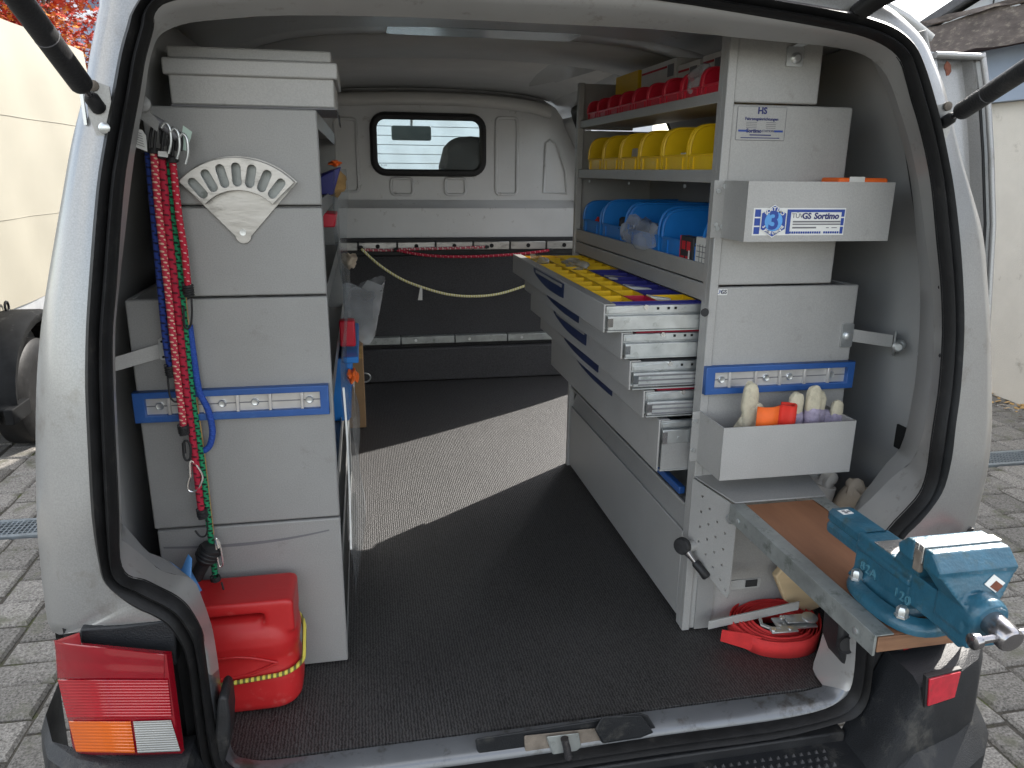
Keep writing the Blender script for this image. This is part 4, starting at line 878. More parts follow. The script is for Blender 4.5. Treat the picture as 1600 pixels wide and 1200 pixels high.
# ------------------------------------------------------------------ right storage rack
RY, RX, RE = 1.38, .68, 2.415
rk = thing('storage_rack', 'grey metal rack with bins and open drawers along the right side', 'rack', (.84, 1.9, 0))
def end_panels(y0, y1, nm):
    for z0, z1, x1 in ((.004, .781, 1.003), (.785, 1.124, .938), (1.127, 1.262, .861)):
        box(nm, RX+.001, x1, y0, y1, z0, z1, 'cab_light', rk, .003)
end_panels(RY, RY+.015, 'end_panel'); end_panels(RE-.015, RE, 'far_panel')
for y0 in (RY+.0155, RE-.036):
    box('upright', RX-.008, RX+.012, y0, y0+.020, .002, 1.262, 'cab_light', rk, .002)
box('upright_flange', RX-.009, RX+.009, RY-.003, RY+.0148, .002, 1.262, 'cab_light', rk, .002)
box('back_panel', .992, 1.0, RY+.016, RE-.016, .01, .78, 'cab_grey', rk)
box('back_panel', .928, .936, RY+.016, 1.86, .786, 1.09, 'cab_grey', rk)
box('back_panel', .928, .936, 1.861, RE-.016, .786, 1.03, 'cab_grey', rk)
for nm, z, x1, h_, dz in (('top_shelf', 1.133, .855, .017, 0), ('middle_shelf', .985, .926, .021, 0), ('lower_shelf', .790, .926, .032, 0)):
    sh = box(nm, RX+.004, x1, RY+.037, RE-.037, z, z+.004, 'cab_grey', rk, 0)
    box('lip', RX-.003, RX+.003, RY+.0365, RE-.0365, z-.004, z+h_, 'cab_light', sh, .0015)
for y in (1.55, 1.9, 2.25):
    lathe('screw', [(.004, 0), (.004, .003)], (RX-.001, y, .972), (-1, 0, 0), 'zinc', rk, 8)
box('shelf_fascia', RX-.005, RX+.002, RY+.0365, RE-.0365, .748, .783, 'cab_light', rk, .002)
for px_ in [(0.683,1.377,0.9756),(0.6848,1.377,0.9),(0.6745,1.377,0.8964)]:
    lathe('screw', [(.0045, 0), (.0045, .003)], px_, (0, -1, 0), 'zinc', rk, 10)
lathe('grommet', [(.0085, 0), (.0085, .002)], [(0.6629,1.376,0.7324)][0], (0, -1, 0), 'black_matt', rk, 14)
# lower flap
build(MB().prism([(RX-.002, .012), (RX-.002, .224), (RX+.004, .224), (RX+.004, .012)], 'xz', RY+.05, RE-.04), 'lower_flap', 'cab_light', rk, .002)
build(MB().prism([(RX+.004, .222), (RX+.020, .286), (RX+.026, .286), (RX+.010, .222)], 'xz', RY+.05, RE-.04), 'flap_recess', 'cab_grey', rk, .001)
box('flap_edge', RX-.004, RX+.002, RY+.05, RE-.04, .287, .293, 'cab_light', rk, .001)
box('recess_floor', RX, .98, RY+.04, RE-.04, .285, .2865, 'cab_light', rk, 0)
box('blue_grip', RX-.004, RX+.012, 1.46, 1.62, .300, .318, 'blue_frame', rk, .003)
box('plinth', RX+.012, .99, RY+.045, RE-.045, .004, .012, 'cab_grey', rk, 0)
# drawers
DY0, DY1 = 1.425, 2.365
def drawer(xf, z0, z1, trays, slide_h, label_strip):
    w = 'drawer'
    fr = box(w, xf-.004, xf, DY0-.003, DY1+.003, z0, z1, 'cab_light', rk, .0015)
    t = .0012
    for y in (DY0+.012, DY1-.012): box('drawer_side', xf, xf+.32, y-t, y+t, z0+.006, z1-.006, 'zinc', fr, 0)
    box('drawer_floor', xf, xf+.32, DY0+.012, DY1-.012, z0+.004, z0+.006, 'zinc', fr, 0)
    # front top rim
    box('front_rim', xf, xf+.022, DY0+.001, DY1-.001, z1-.004, z1-.001, 'cab_light', fr, .001)
    # telescopic slide on the near side
    hz = z1-z0; c = z0+hz*.40 if hz < .09 else z1-.042
    u = (c+hz*.17) if hz < .09 else c+.018
    box('slide_cover', xf+.004, RX+.004, DY0+.006, DY0+.0098, u+.003, z1-.006, 'zinc', fr, .001)
    build(MB().hexa([(xf+.008, DY0+.0035, u+.004), (xf+.008, DY0+.0035, u+.012), (xf+.075, DY0+.0035, u+.019), (xf+.075, DY0+.0035, u+.010)],
                    [(xf+.008, DY0+.0055, u+.004), (xf+.008, DY0+.0055, u+.012), (xf+.075, DY0+.0055, u+.019), (xf+.075, DY0+.0055, u+.010)]), 'catch_lever', 'zinc', fr, .0005)
    lathe('screw', [(.005, 0), (.005, .0025), (.003, .0025)], (xf+.088, DY0+.0055, u+.016), (0, -1, 0), 'steel_bright', fr, 10)
    for q in (.112, .135, .15): 
        if xf+q < RX-.004: box('slot', xf+q, xf+q+.005, DY0+.0048, DY0+.0058, u+.010, u+.015, 'pit', fr, 0)
    box('slide_outer', xf+.006, RX+.005, DY0-.004, DY0+.004, c-.019 if hz < .09 else c-.012, u, 'zinc', fr, .001)
    if not label_strip or slide_h:
        for q in range(3):
            zz_ = (c-.019 if hz < .09 else c-.012)+(q+.5)*(u-(c-.019 if hz < .09 else c-.012))/3
            if slide_h: box('slide_groove', xf+.016, RX+.004, DY0-.0048, DY0-.004, zz_-.0025, zz_+.001, 'ink_grey', fr, 0)
    box('slide_stop', xf+.005, xf+.016, DY0-.0055, DY0-.0042, c-.012, u-.004, 'steel', fr, 0)
    lathe('rivet', [(.003, 0), (.003, .0012)], (xf+.042, DY0-.004, c), (0, -1, 0), 'zinc', fr, 8)
    box('slide_foot', xf+.004, RX+.004, DY0-.005, DY0+.004, z0+.001, z0+.0035, 'zinc', fr, 0)
    # recessed grip
    hY0, hY1 = 1.730, 2.060; top = z1-.004 if label_strip else z0+hz*.62
    if hz > .09: top = z1-.020
    dep = .036 if label_strip else .021
    pts = [(hY0, top), (hY1, top-.001), (hY1-.003, top-dep*.30)]+[(hY1-(hY1-hY0)*k/10, top-dep*(.30+.70*math.sin(math.pi/2*min(1, k/6.5))**.8)) for k in range(1, 10)]+[(hY0+.003, top-dep*.95)]
    pts = [(y, max(z, z0+.002)) for y, z in pts]
    gp2 = build(MB().prism(pts, 'yz', xf-.0055, xf-.0045), 'grip', 'blue_dark', fr)
    if label_strip: box('label_strip', xf-.0066, xf-.0056, hY0+.018, hY1-.03, top-.011, top-.003, 'cab_grey', fr, 0)
    # small-parts trays
    for (a, b, c0, c1, m_) in trays:
        tz0, tz1 = z0+.007, z1-.004; q = MB()
        q.box(a, b, c0, c1, tz0, tz0+.002)
        for xx in (a, b-.0016): q.box(xx, xx+.0016, c0, c1, tz0, tz1)
        for yy in (c0, c1-.0016): q.box(a, b, yy, yy+.0016, tz0, tz1)
        build(q, 'parts_tray', m_, fr)
    return fr
tr1 = []; xx = .500
ny_ = 12
for k in range(ny_):
    a = DY0+.05+k*(DY1-DY0-.07)/ny_; b = a+(DY1-DY0-.07)/ny_-.002
    tr1 += [(.498, .548, a, b, 'tray_yellow'), (.550, .600, a, b, 'tray_yellow' if k else 'tray_red')]
    m3 = 'tray_navy' if k < 7 else 'tray_yellow'
    if k == 0: m3 = 'tray_yellow'
    tr1 += [(.602, .690, a, b, m3)]
tr1 += [(.496, .690, DY0+.015, DY0+.048, 'tray_navy')]
d1 = drawer(.472, .687, .745, tr1, 0, True)
drawer(.512, .630, .686, [(.545, .70, DY0+.02, 1.8, 'tray_red'), (.545, .70, 1.81, 2.34, 'tray_red')], 0, False)
drawer(.533, .563, .626, [(.56, .70, DY0+.02, 1.6, 'carton_black')], 1, True)
drawer(.567, .501, .560, [(.60, .70, DY0+.02, 1.7, 'tray_red')], 1, False)
drawer(.606, .376, .494, [], 0, False)
build(MB().box(.612, .70, DY0-.002, DY0+.002, .378, .448), 'drawer_side_panel', 'cab_grey', rk)
# trays, rails and stickers on the rear face
def end_tray(name, x0, x1, yf, z0, z1, xa):
    t = plate(name, [(x0, z0), (x1, z0), (x1, z1), (x0, z1)], [], lambda u, v, w: (u, yf+w, v), .002, 'cab_light', rk)
    build(MB().box(x0, x0+.002, yf+.001, RY-.001, z0, z1), 'tray_side', 'cab_light', t); build(MB().box(x1-.002, x1, yf+.001, RY-.001, z0, z1), 'tray_side', 'cab_light', t)
    build(MB().box(x0+.002, x1-.002, yf+.001, RY-.001, z0, z0+.002), 'tray_floor', 'cab_light', t)
    build(MB().box(xa, x0, RY-.004, RY-.002, z0, z1), 'tray_flange', 'cab_light', t)
    for z in (z0+.025, z1-.02): lathe('screw', [(.0042, 0), (.0042, .003)], ((xa+x0)/2-.002, RY-.004, z), (0, -1, 0), 'zinc', t, 10)
    return t
ta = [(0.6835,1.285,0.9864),(0.9804,1.285,0.9922),(0.682,1.285,0.879),(0.9813,1.285,0.8816)]
t1 = end_tray('upper_tray', ta[0][0], ta[1][0], 1.285, ta[2][2], ta[0][2], ta[0][0]-.022)
tb_ = [(0.6715,1.27,0.5242),(0.9581,1.27,0.5255),(0.6723,1.27,0.4143),(0.9573,1.27,0.415)]
t2 = end_tray('glove_tray', tb_[0][0], tb_[1][0], 1.27, tb_[2][2], tb_[0][2], tb_[0][0]-.016)
mount_rail('mounting_rail', .674, 1.006, .565, .619, RY, rk, (.11, .41, .57, .86), (.16, .335, .50, .67, .835))
# bracket arm to the right wall
b2 = plate('wall_bracket', rrect(.975, 1.001, .650, .700, .003), [], lambda u, v, w: (u, RY-.003+w, v), .004, 'zinc', rk)
lathe('bolt', [(.009, 0), (.009, .004), (.006, .006)], (.988, RY-.005, .674), (0, -1, 0), 'zinc', b2, 14)
build(MB().hexa([(1.0, RY-.004, .662), (1.0, RY-.004, .688), (1.0, RY-.001, .688), (1.0, RY-.001, .662)], [(1.085, 1.36, .650), (1.085, 1.36, .676), (1.085, 1.364, .676), (1.085, 1.364, .650)]), 'arm', 'cab_light', b2)
build(MB().hexa([(1.08, 1.345, .640), (1.08, 1.345, .688), (1.08, 1.35, .688), (1.08, 1.35, .640)], [(1.118, 1.39, .622), (1.118, 1.39, .672), (1.118, 1.396, .672), (1.118, 1.396, .622)]), 'wall_plate', 'zinc', b2)
for q in (-.010, .010): lathe('bolt', [(.011, 0), (.011, .005), (.007, .008)], (1.095+q, 1.352+q, .655), (-.5, -1, .1), 'zinc', b2, 14)
b3 = plate('roof_bracket', rrect(.785, .818, 1.192, 1.226, .003), [], lambda u, v, w: (u, RY-.003+w, v), .004, 'zinc', rk)
lathe('bolt', [(.010, 0), (.010, .004), (.006, .007)], (.803, RY-.005, 1.206), (0, -1, 0), 'zinc', b3, 14)
build(MB().hexa([(.792, RY-.004, 1.225), (.812, RY-.004, 1.225), (.812, RY-.001, 1.225), (.792, RY-.001, 1.225)], [(.84, 1.36, 1.252), (.87, 1.36, 1.252), (.87, 1.364, 1.254), (.84, 1.364, 1.254)]), 'arm', 'zinc', b3)
box('arm_plate', .835, .90, 1.33, 1.37, 1.252, 1.256, 'zinc', b3)
for q in (.845, .862): lathe('bolt', [(.008, 0), (.009, .008), (.008, .018), (.004, .02)], (q, 1.35, 1.252), (0, 0, -1), 'cloth_grey', b3, 12)
# sticker with the supplier's details
sk = [(0.6987,1.379,1.12),(0.7979,1.379,1.1214),(0.7973,1.379,1.0604),(0.6983,1.379,1.0587)]
X0, X1, Z0, Z1 = sk[3][0], sk[1][0], sk[2][2], sk[0][2]
SX, SZ = X1-X0, Z1-Z0
sp2 = plate('details_sticker', rrect(X0, X1, Z0, Z1, .001, 2), [], lambda u, v, w: (u, RY-.0006+w, v), .0006, 'cab_light', rk)
build(MB().tube([(u, RY-.001, v) for u, v in rrect(X0, X1, Z0, Z1, .001, 2)], .0004, 4, closed=True), 'sticker_border', 'ink_grey', sp2)
def line_text(parent, s_, u, v, size, m_='ink_navy', Y=RY-.0014, **k):
    return text('lettering', s_, lambda a, b, c, u=u, v=v: (u+a, Y-c, v+b), size, m_, parent, .0002, **k)
cx_ = (X0+X1)/2
line_text(sp2, 'HS', cx_, Z1-SZ*.12, .016, bold=.0006)
line_text(sp2, 'Fahrzeugeinrichtungen', cx_, Z1-SZ*.36, .0075, bold=.0002)
for q, (dx_, w_2) in enumerate(((-.2, .22), (.2, .20))):
    for j in range(4): box('print_line', cx_+SX*dx_-SX*w_2/2, cx_+SX*dx_+SX*w_2/2, RY-.0015, RY-.0011, Z1-SZ*(.47+.055*j), Z1-SZ*(.455+.055*j), 'ink_grey', sp2, 0)
box('print_line', X0+.004, X0+SX*.23, RY-.0015, RY-.0011, Z0+SZ*.25, Z0+SZ*.31, 'ink_blue', sp2, 0)
box('print_line', X1-SX*.22, X1-.004, RY-.0015, RY-.0011, Z0+SZ*.25, Z0+SZ*.31, 'ink_blue', sp2, 0)
line_text(sp2, 'Sortimo', cx_-SX*.14, Z0+SZ*.28, .0095, bold=.0004)
line_text(sp2, 'STATION', cx_+SX*.15, Z0+SZ*.28, .006)
box('print_line', cx_-SX*.22, cx_+SX*.22, RY-.0015, RY-.0011, Z0+SZ*.14, Z0+SZ*.175, 'ink_navy', sp2, 0)
box('print_line', cx_-SX*.40, cx_+SX*.40, RY-.0015, RY-.0011, Z0+SZ*.06, Z0+SZ*.085, 'ink_navy', sp2, 0)
# warranty sticker on the upper tray
fy = 1.285-.001
wk = [(0.6979,1.284,0.9396),(0.8836,1.284,0.9409),(0.8843,1.284,0.8906),(0.6982,1.284,0.8893)]
X0, X1, Z0, Z1 = (wk[0][0]+wk[3][0])/2, (wk[1][0]+wk[2][0])/2, wk[2][2], wk[0][2]
SX, SZ = X1-X0, Z1-Z0
ws = plate('warranty_sticker', [(X0, Z0), (X1, Z0), (X1, Z1), (X0, Z1)], [], lambda u, v, w: (u, fy-.0003+w, v), .0006, 'paper', rk)
def bar(u0, u1, v0, v1, m_, y=.0010, nm='print_block'): return box(nm, X0+SX*u0, X0+SX*u1, fy-y-.0002, fy-y+.0002, Z0+SZ*v0, Z0+SZ*v1, m_, ws, 0)
for v0, v1 in ((.05, .31), (.36, .63), (.68, .95)):
    bar(.015, .075, v0, v1, 'ink_blue'); bar(.955, .988, v0, v1, 'ink_blue')
bar(.36, .98, .85, .95, 'ink_blue', .0012); bar(.36, .40, .05, .95, 'ink_blue', .0014)
for k in range(22):
    if k == 14: continue
    bar(.40+k*.025, .418+k*.025, .06, .14, 'ink_blue', .0013)
hx_, hz_ = X0+SX*.215, Z0+SZ*.52; hr = SZ*.60
def octo(r_): return [(hx_+r_*math.cos(R(30+60*k+0))*1.0, hz_+r_*math.sin(R(30+60*k))) for k in range(6)]
hexs = lambda r_: [(hx_+r_*math.sin(R(60*k)), hz_+r_*math.cos(R(60*k))) for k in range(6)]
for r_, m_, y in ((hr, 'paper', .0018), (hr*.94, 'ink_blue', .0022)):
    plate('badge', hexs(r_), [], lambda u, v, w, y=y: (u, fy-y+w, v), .0004, m_, ws)
plate('badge', circ(hx_, hz_, hr*.60, 24), [], lambda u, v, w: (u, fy-.0026+w, v), .0004, 'seal_blue', ws)
text('lettering', '3', lambda a, b, c: (hx_+a, fy-.003-c, hz_+b), .046, 'ink_blue', ws, .0002, bold=.0012)
for s_, up in (('SORTIMO', 1), ('3 JAHRE GARANTIE', 0)):
    for k, chh in enumerate(s_):
        n2 = len(s_)
        an = R((-48+96*k/(n2-1)) if up else (112-(-1)*0+ -0)) if up else R(180+ (62-124*k/(n2-1)))
        rr_ = hr*.72
        def pl(a, b, c, an=an, up=up):
            if up: e = -an; ca, sa = math.cos(e), math.sin(e)
            else: e = -(an-math.pi); ca, sa = math.cos(e), math.sin(e)
            return (hx_+rr_*math.sin(an)+a*ca-b*sa, fy-.0027-c, hz_+rr_*math.cos(an)+a*sa+b*ca)
        if chh != ' ': text('lettering', chh, pl, .0098 if up else .0075, 'paper', ws, .0002, bold=.0003)
line_text(ws, 'Sortimo', X0+SX*.79, Z0+SZ*.70, .0155, 'ink_navy', fy-.001, bold=.0006, shear=.12)
line_text(ws, 'TÜV', X0+SX*.475, Z0+SZ*.71, .012, 'ink_grey', fy-.001)
line_text(ws, 'GS', X0+SX*.575, Z0+SZ*.70, .015, 'ink_navy', fy-.001, bold=.0005)
bar(.43, .95, .47, .53, 'ink_grey'); bar(.43, .95, .38, .43, 'ink_grey'); bar(.43, .69, .25, .31, 'ink_grey'); bar(.80, .83, .26, .29, 'ink_grey'); bar(.86, .92, .26, .29, 'ink_grey')
gs = [(0.6781,1.379,0.7777),(0.7097,1.379,0.7771),(0.7108,1.379,0.7656),(0.6791,1.379,0.7662)]
g_ = plate('test_mark_sticker', rrect(gs[0][0], gs[1][0], gs[2][2], gs[0][2], .002, 2), [], lambda u, v, w: (u, RY-.0006+w, v), .0006, 'paper', rk)
line_text(g_, 'TÜV', gs[0][0]+.012, (gs[0][2]+gs[2][2])/2, .010, 'ink_blue'); line_text(g_, 'GS', gs[1][0]-.008, (gs[0][2]+gs[2][2])/2, .011, 'ink_grey', bold=.0005)
# perforated bracket and lid that carry the bench
PB = lambda t, v, w: (.668+.047*t/.122+w*.92, 1.376-.113*t/.122+w*.38, v)
bxh = [[(a-.0026, b-.0026), (a+.0026, b-.0026), (a+.0026, b+.0026), (a-.0026, b+.0026)] for a, b in
       [(.030, .345), (.052, .325), (.074, .305), (.096, .288), (.030, .310), (.052, .290), (.074, .270), (.096, .252), (.030, .275), (.052, .255), (.074, .235), (.096, .216), (.030, .240), (.052, .220), (.074, .200), (.096, .182), (.112, .165)]]
pbk = plate('perforated_bracket', [(.0, .205), (.118, .148), (.121, .160), (.122, .335), (.116, .350), (.108, .357), (0, .376)], bxh, PB, .003, 'cab_light', rk)
build(MB().hexa([(.670, 1.379, .3765), (.928, 1.379, .3765), (.915, 1.272, .3600), (.712, 1.272, .3600)], [(.670, 1.379, .3795), (.928, 1.379, .3795), (.915, 1.272, .3630), (.712, 1.272, .3630)]), 'bench_lid', 'cab_grey', rk, .001)
box('cross_bar', .708, .80, 1.292, 1.296, .150, .172, 'cab_light', rk, .001)
box('bar_clip', .765, .792, 1.289, 1.2915, .155, .171, 'black_matt', rk, .001)
lathe('bracket_bolt', [(.010, 0), (.010, .004), (.006, .007)], PB(.108, .326, -.002), (-.92, -.38, 0), 'zinc', rk, 14)
box('lower_corner', .70, .74, RY-.004, RY-.001, .004, .16, 'cab_grey', rk, 0)
build(MB().hexa([(.712, 1.335, .028), (.712, 1.335, .048), (.715, 1.34, .048), (.715, 1.34, .028)], [(.905, 1.30, .078), (.905, 1.30, .098), (.908, 1.305, .098), (.908, 1.305, .078)]), 'support_strut', 'cab_light', rk, .001)
# ------------------------------------------------------------------ storage bins and boxes on the rack
ORD = ['first', 'second', 'third', 'fourth', 'fifth', 'sixth', 'seventh', 'eighth', 'ninth', 'tenth']
def make_bin(name, m_, w, depth, hf, hb, arch=.5):
    """open-fronted bin at the origin: front at x=0 facing -x, width along y"""
    t = .0022; o = bpy.data.objects.new(name, None); C.objects.link(o); o.empty_display_size = .03
    side = [(.004, 0), (0, hf*.5), (0, hf)]+[(depth*arch*(1-math.cos(math.pi/2*k/9)**.7), hf+(hb-hf)*math.sin(math.pi/2*k/9)**.7) for k in range(1, 9)]+[(depth*arch, hb)]+[(depth, hb), (depth-.004, 0)]
    for y in (0, w-t):
        build(MB().prism(side, 'xz', y, y+t), 'side_wall', m_, o, .0006)
    build(MB().box(.003, depth-.002, t, w-t, 0, t), 'floor', m_, o); build(MB().box(depth-.004, depth-.001, t, w-t, t, hb), 'back_wall', m_, o)
    f = build(MB().box(.0005, .0005+t, t, w-t, t, hf), 'front_wall', m_, o, .0006)
    q = MB(); a, b = w*.16, w*.84; z0, z1 = hf*.16, hf*.92
    for (y0, y1, c0, c1) in ((a, b, z0, z0+.0022), (a, a+.0022, z0, z1), (b-.0022, b, z0, z1)): q.box(-.0022, .0004, y0, y1, c0, c1)
    build(q, 'label_holder', m_, f)
    build(MB().tube([(.001, 0, hf), (.001, w, hf)], .0026, 6), 'front_rim', m_, o, smooth=True)
    # rolled rim along both sides
    for y in (t/2, w-t/2):
        build(MB().tube([(x_, y, z) for x_, z in side[2:-1]], .0034, 6), 'rim', m_, o, smooth=True)
    return o
pb = make_bin('storage_bin', 'bin_red', .0955, .13, .030, .066, .26)
for i in range(9):
    o = pb if i == 0 else copy_tree(pb); o.location = (.686, 1.421+i*.1008, 1.1375)
    tag(o, f'{ORD[i]} small red bin from the near post on the top shelf', 'bin', 'red bins on the top shelf')
pb = make_bin('storage_bin', 'bin_yellow', .139, .20, .046, .108, .27)
for i in range(6):
    o = pb if i == 0 else copy_tree(pb); o.location = (.688, 1.421+i*.1482, .9895)
    tag(o, f'{ORD[i]} yellow bin from the near post on the middle shelf', 'bin', 'yellow bins on the middle shelf')
for k, (w, y0, hb) in enumerate(((.225, 1.462, .118), (.215, 1.708, .122), (.20, 1.945, .122), (.175, 2.165, .112))):
    o = make_bin('storage_bin', 'bin_blue', w, .23, .060, hb+.004, .24); o.location = (.690, y0, .7945)
    tag(o, ('large blue bin behind the red and black carton on the lower shelf', 'large blue bin with crumpled clear bag on the lower shelf', 'third large blue bin from the near post on the lower shelf', 'large blue bin nearest the far post on the lower shelf')[k], 'bin', 'blue bins on the lower shelf')
for nm, lab, a, m_, cat in (
    ('carton', 'tall white carton standing behind the red bins', (.756, .85, 1.83, 2.065, 1.1375, 1.266), 'carton', 'carton'),
    ('carton', 'flat white carton behind the third red bin', (.758, .85, 1.70, 1.822, 1.1375, 1.246), 'carton', 'carton'),
    ('carton', 'white carton behind the red bin holding a clear bag', (.760, .85, 1.575, 1.69, 1.1375, 1.249), 'carton', 'carton'),
    ('carton', 'white carton at the near post behind the first red bin', (.758, .85, 1.422, 1.565, 1.1375, 1.254), 'carton', 'carton'),
    ('yellow_box', 'small yellow box on the top shelf beside the tall white carton', (.756, .83, 2.09, 2.28, 1.215, 1.268), 'bin_yellow', 'box')):
    o = thing(nm, lab, cat, ((a[0]+a[1])/2, (a[2]+a[3])/2, a[4]), 'cartons on the top shelf' if nm == 'carton' else None)
    box('body', *a, m_, o, .002)
    if nm == 'carton':
        box('printed_panel', a[0]-.0008, a[0]-.0002, a[2]+.012, a[2]+.05, a[5]-.040, a[5]-.012, 'ink_grey', o, 0)
        box('red_stripe', a[0]-.0008, a[0]-.0002, a[2]+.055, a[3]-.006, a[5]-.018, a[5]-.013, 'carton_red', o, 0)
    else:
        box('base', .762, .828, 2.10, 2.27, 1.1375, 1.2145, 'carton', o, .002)
def crumple(name, c, s, m_, seed, parent=None, k=3, amp=.11, boxy=1):
    bm = bmesh.new(); bmesh.ops.create_icosphere(bm, subdivisions=k, radius=1); r_ = random.Random(seed)
    ds = [(Vector((r_.gauss(0, 1), r_.gauss(0, 1), r_.gauss(0, 1))).normalized(), r_.uniform(.6, 1.2), r_.uniform(0, 6)) for _ in range(9)]
    mb = MB()
    for v in bm.verts:
        if boxy != 1: v.co = Vector([math.copysign(abs(q)**boxy, q) for q in v.co])
        d_ = 1+sum(amp*math.sin(6*f*v.co.dot(a)+p) for a, f, p in ds)
        v.co = Vector((v.co.x*s[0], v.co.y*s[1], v.co.z*s[2]))*d_+Vector(c)
    me = bpy.data.meshes.new(name); bm.to_mesh(me); bm.free()
    return finish(me, name, m_, parent, 0, True, 2, 40)
tag(crumple('plastic_bag', (.705, 1.575, 1.183), (.022, .045, .026), 'bag_film', 3), 'crumpled clear bag in the second red bin on the top shelf', 'bag')
tag(crumple('plastic_bag', (.690, 1.83, .852), (.03, .11, .038), 'bag_film', 5), 'crumpled clear bag spilling from the large blue bin', 'bag')
tag(crumple('plastic_bag', (.52, 2.22, .742), (.022, .07, .014), 'bag_film', 9), 'clear bag lying on the yellow trays of the top drawer', 'bag')
tag(crumple('plastic_bag', (.60, 2.10, .742), (.03, .09, .012), 'bag_film', 10), 'flat clear bag beside the shelf edge in the top drawer', 'bag')
tag(crumple('cable_clip', (.71, 2.0, .862), (.016, .02, .018), 'carton_black', 12), 'dark cable clip in the third large blue bin', 'clip')
tag(crumple('pipe_clip', (.706, 2.24, .853), (.006, .012, .012), 'red_cloth', 13), 'small red clip in the far large blue bin', 'clip')
for i, (y, dy, h_, lab) in enumerate(((1.44, .03, .05, 'white packet in the first yellow bin at the near post'), (1.615, .045, .045, 'printed white packet in the second yellow bin'), (1.765, .05, .034, 'white packet lying in the third yellow bin'), (1.93, .05, .062, 'grey packet leaning in the fourth yellow bin'), (2.09, .03, .03, 'small lilac packet in the fifth yellow bin'))):
    c = MB(); c.hexa([(.705, y, .993), (.705, y+dy, .993), (.72, y+dy, .993), (.72, y, .993)], [(.712, y+.006, .998+h_), (.712, y+dy+.006, .998+h_), (.73, y+dy+.006, .998+h_), (.73, y+.006, .998+h_)])
    p_ = thing('packet', lab, 'packet', (.71, y, .993), 'packets in the yellow bins'); build(c, 'wrapper', 'glove_lilac' if i == 4 else 'paper' if i != 3 else 'cloth_grey', p_, .003)
    box('printed_panel', .7045, .7052, y+.006, y+dy-.006, 1.006, 1.0+h_*.6, 'ink_grey', p_, 0)
lp_ = MB(); rp_ = random.Random(14)
for i in range(420):
    x_ = rp_.uniform(.502, .686); y = rp_.uniform(1.44, 2.33); z = .697+rp_.uniform(0, .022); a = rp_.uniform(0, 3.14); l_ = rp_.uniform(.004, .011); w = rp_.uniform(.0015, .003)
    ca, sa = math.cos(a), math.sin(a)
    lp_.hexa([(x_+u*ca-v*sa, y+u*sa+v*ca, z) for u, v in ((-l_, -w), (l_, -w), (l_, w), (-l_, w))], [(x_+u*ca-v*sa, y+u*sa+v*ca, z+.004) for u, v in ((-l_, -w), (l_, -w), (l_, w), (-l_, w))])
q_ = build(lp_, 'small_parts', 'zinc', d1); q_['kind'] = 'stuff'
for i, (x0, y0, w, l_) in enumerate(((.606, 1.66, .06, .05), (.612, 1.83, .066, .045), (.606, 1.52, .05, .035))):
    tag(build(MB().hexa([(x0, y0, .735), (x0+w, y0+.01, .728), (x0+w, y0+l_+.01, .728), (x0, y0+l_, .735)], [(x0, y0, .742), (x0+w, y0+.01, .735), (x0+w, y0+l_+.01, .735), (x0, y0+l_, .742)]), 'packet', 'paper' if i != 1 else 'cloth_grey', None, .002), ('white packet lying on the blue trays of the top drawer', 'grey packet lying on the blue trays of the top drawer', 'small white packet nearest the rack post in the top drawer')[i], 'packet', 'packets in the top drawer')
o = thing('carton', 'red and black carton standing in front of the near blue bin', 'carton', (.695, 1.53, .7945), 'cartons on the lower shelf')
box('body', .684, .705, 1.500, 1.565, .7945, .868, 'carton_black', o, .002); box('side_panel', .684, .705, 1.5655, 1.568, .7945, .868, 'carton_red', o, 0)
for y, z, dz in ((1.512, .838, .02), (1.538, .840, .018), (1.515, .805, .022), (1.542, .806, .02)): box('printed_panel', .6830, .6838, y, y+.018, z, z+dz, 'carton_red', o, 0)
box('white_mark', .6825, .6829, 1.512, 1.519, .800, .840, 'paper', o, 0)
o = thing('carton', 'white and red carton at the near post on the lower shelf', 'carton', (.695, 1.46, .7945), 'cartons on the lower shelf')
box('body', .684, .74, 1.422, 1.488, .812, .872, 'carton', o, .002); box('red_base', .6835, .7405, 1.4215, 1.4885, .7945, .8118, 'carton_red', o, .001)
for j in range(4): box('print_line', .6832, .6838, 1.43, 1.48, .820+.011*j, .8215+.011*j, 'ink_grey', o, 0)
for j in range(3): box('print_line', .6832, .6838, 1.437+.014*j, 1.4385+.014*j, .818, .858, 'ink_grey', o, 0)

# flat orange box in the upper tray, gloves in the lower one
o = thing('tool_case', 'flat orange and white case lying in the upper tray', 'case', (.93, 1.33, .97))
ob = [(0.8635,1.33,0.9977),(1.0113,1.33,0.9954),(1.0112,1.33,0.9799),(0.8594,1.33,0.9789)]
box('body', ob[0][0]+.01, ta[1][0]-.004, 1.30, 1.36, ob[2][2]-.04, ob[0][2]-.004, 'orange', o, .004)
box('label', ob[0][0]+.03, ob[0][0]+.062, 1.2985, 1.299, ob[2][2]-.01, ob[0][2]-.002, 'carton', o, .001)
GZT = tb_[0][2]
def glove(lab, x_, y, specs, m_, mc, grp='work gloves in the lower tray'):
    g_ = thing('work_glove', lab, 'glove', (x_, y, GZT-.06), grp)
    crumple('palm', (x_+.004, y+.004, GZT-.028), (.036, .016, .032), mc, int(x_*1000), g_, 3, .05)
    for i, (dx_, r_, h_, ln) in enumerate(specs):
        c = Vector((x_+dx_+ln*.5, y-.004-.003*(i % 2), GZT-.03+h_*.62))
        f_ = crumple('finger', c, (r_*.88, r_*.55, h_*.36), m_, int((x_+dx_)*3000), g_, 3, .022, .72)
        crumple('cuff', c+Vector((-ln*.2, -.001, -h_*.34)), (r_*.92, r_*.62, h_*.28), mc, int((x_+dx_)*2000), g_, 3, .025, .75)
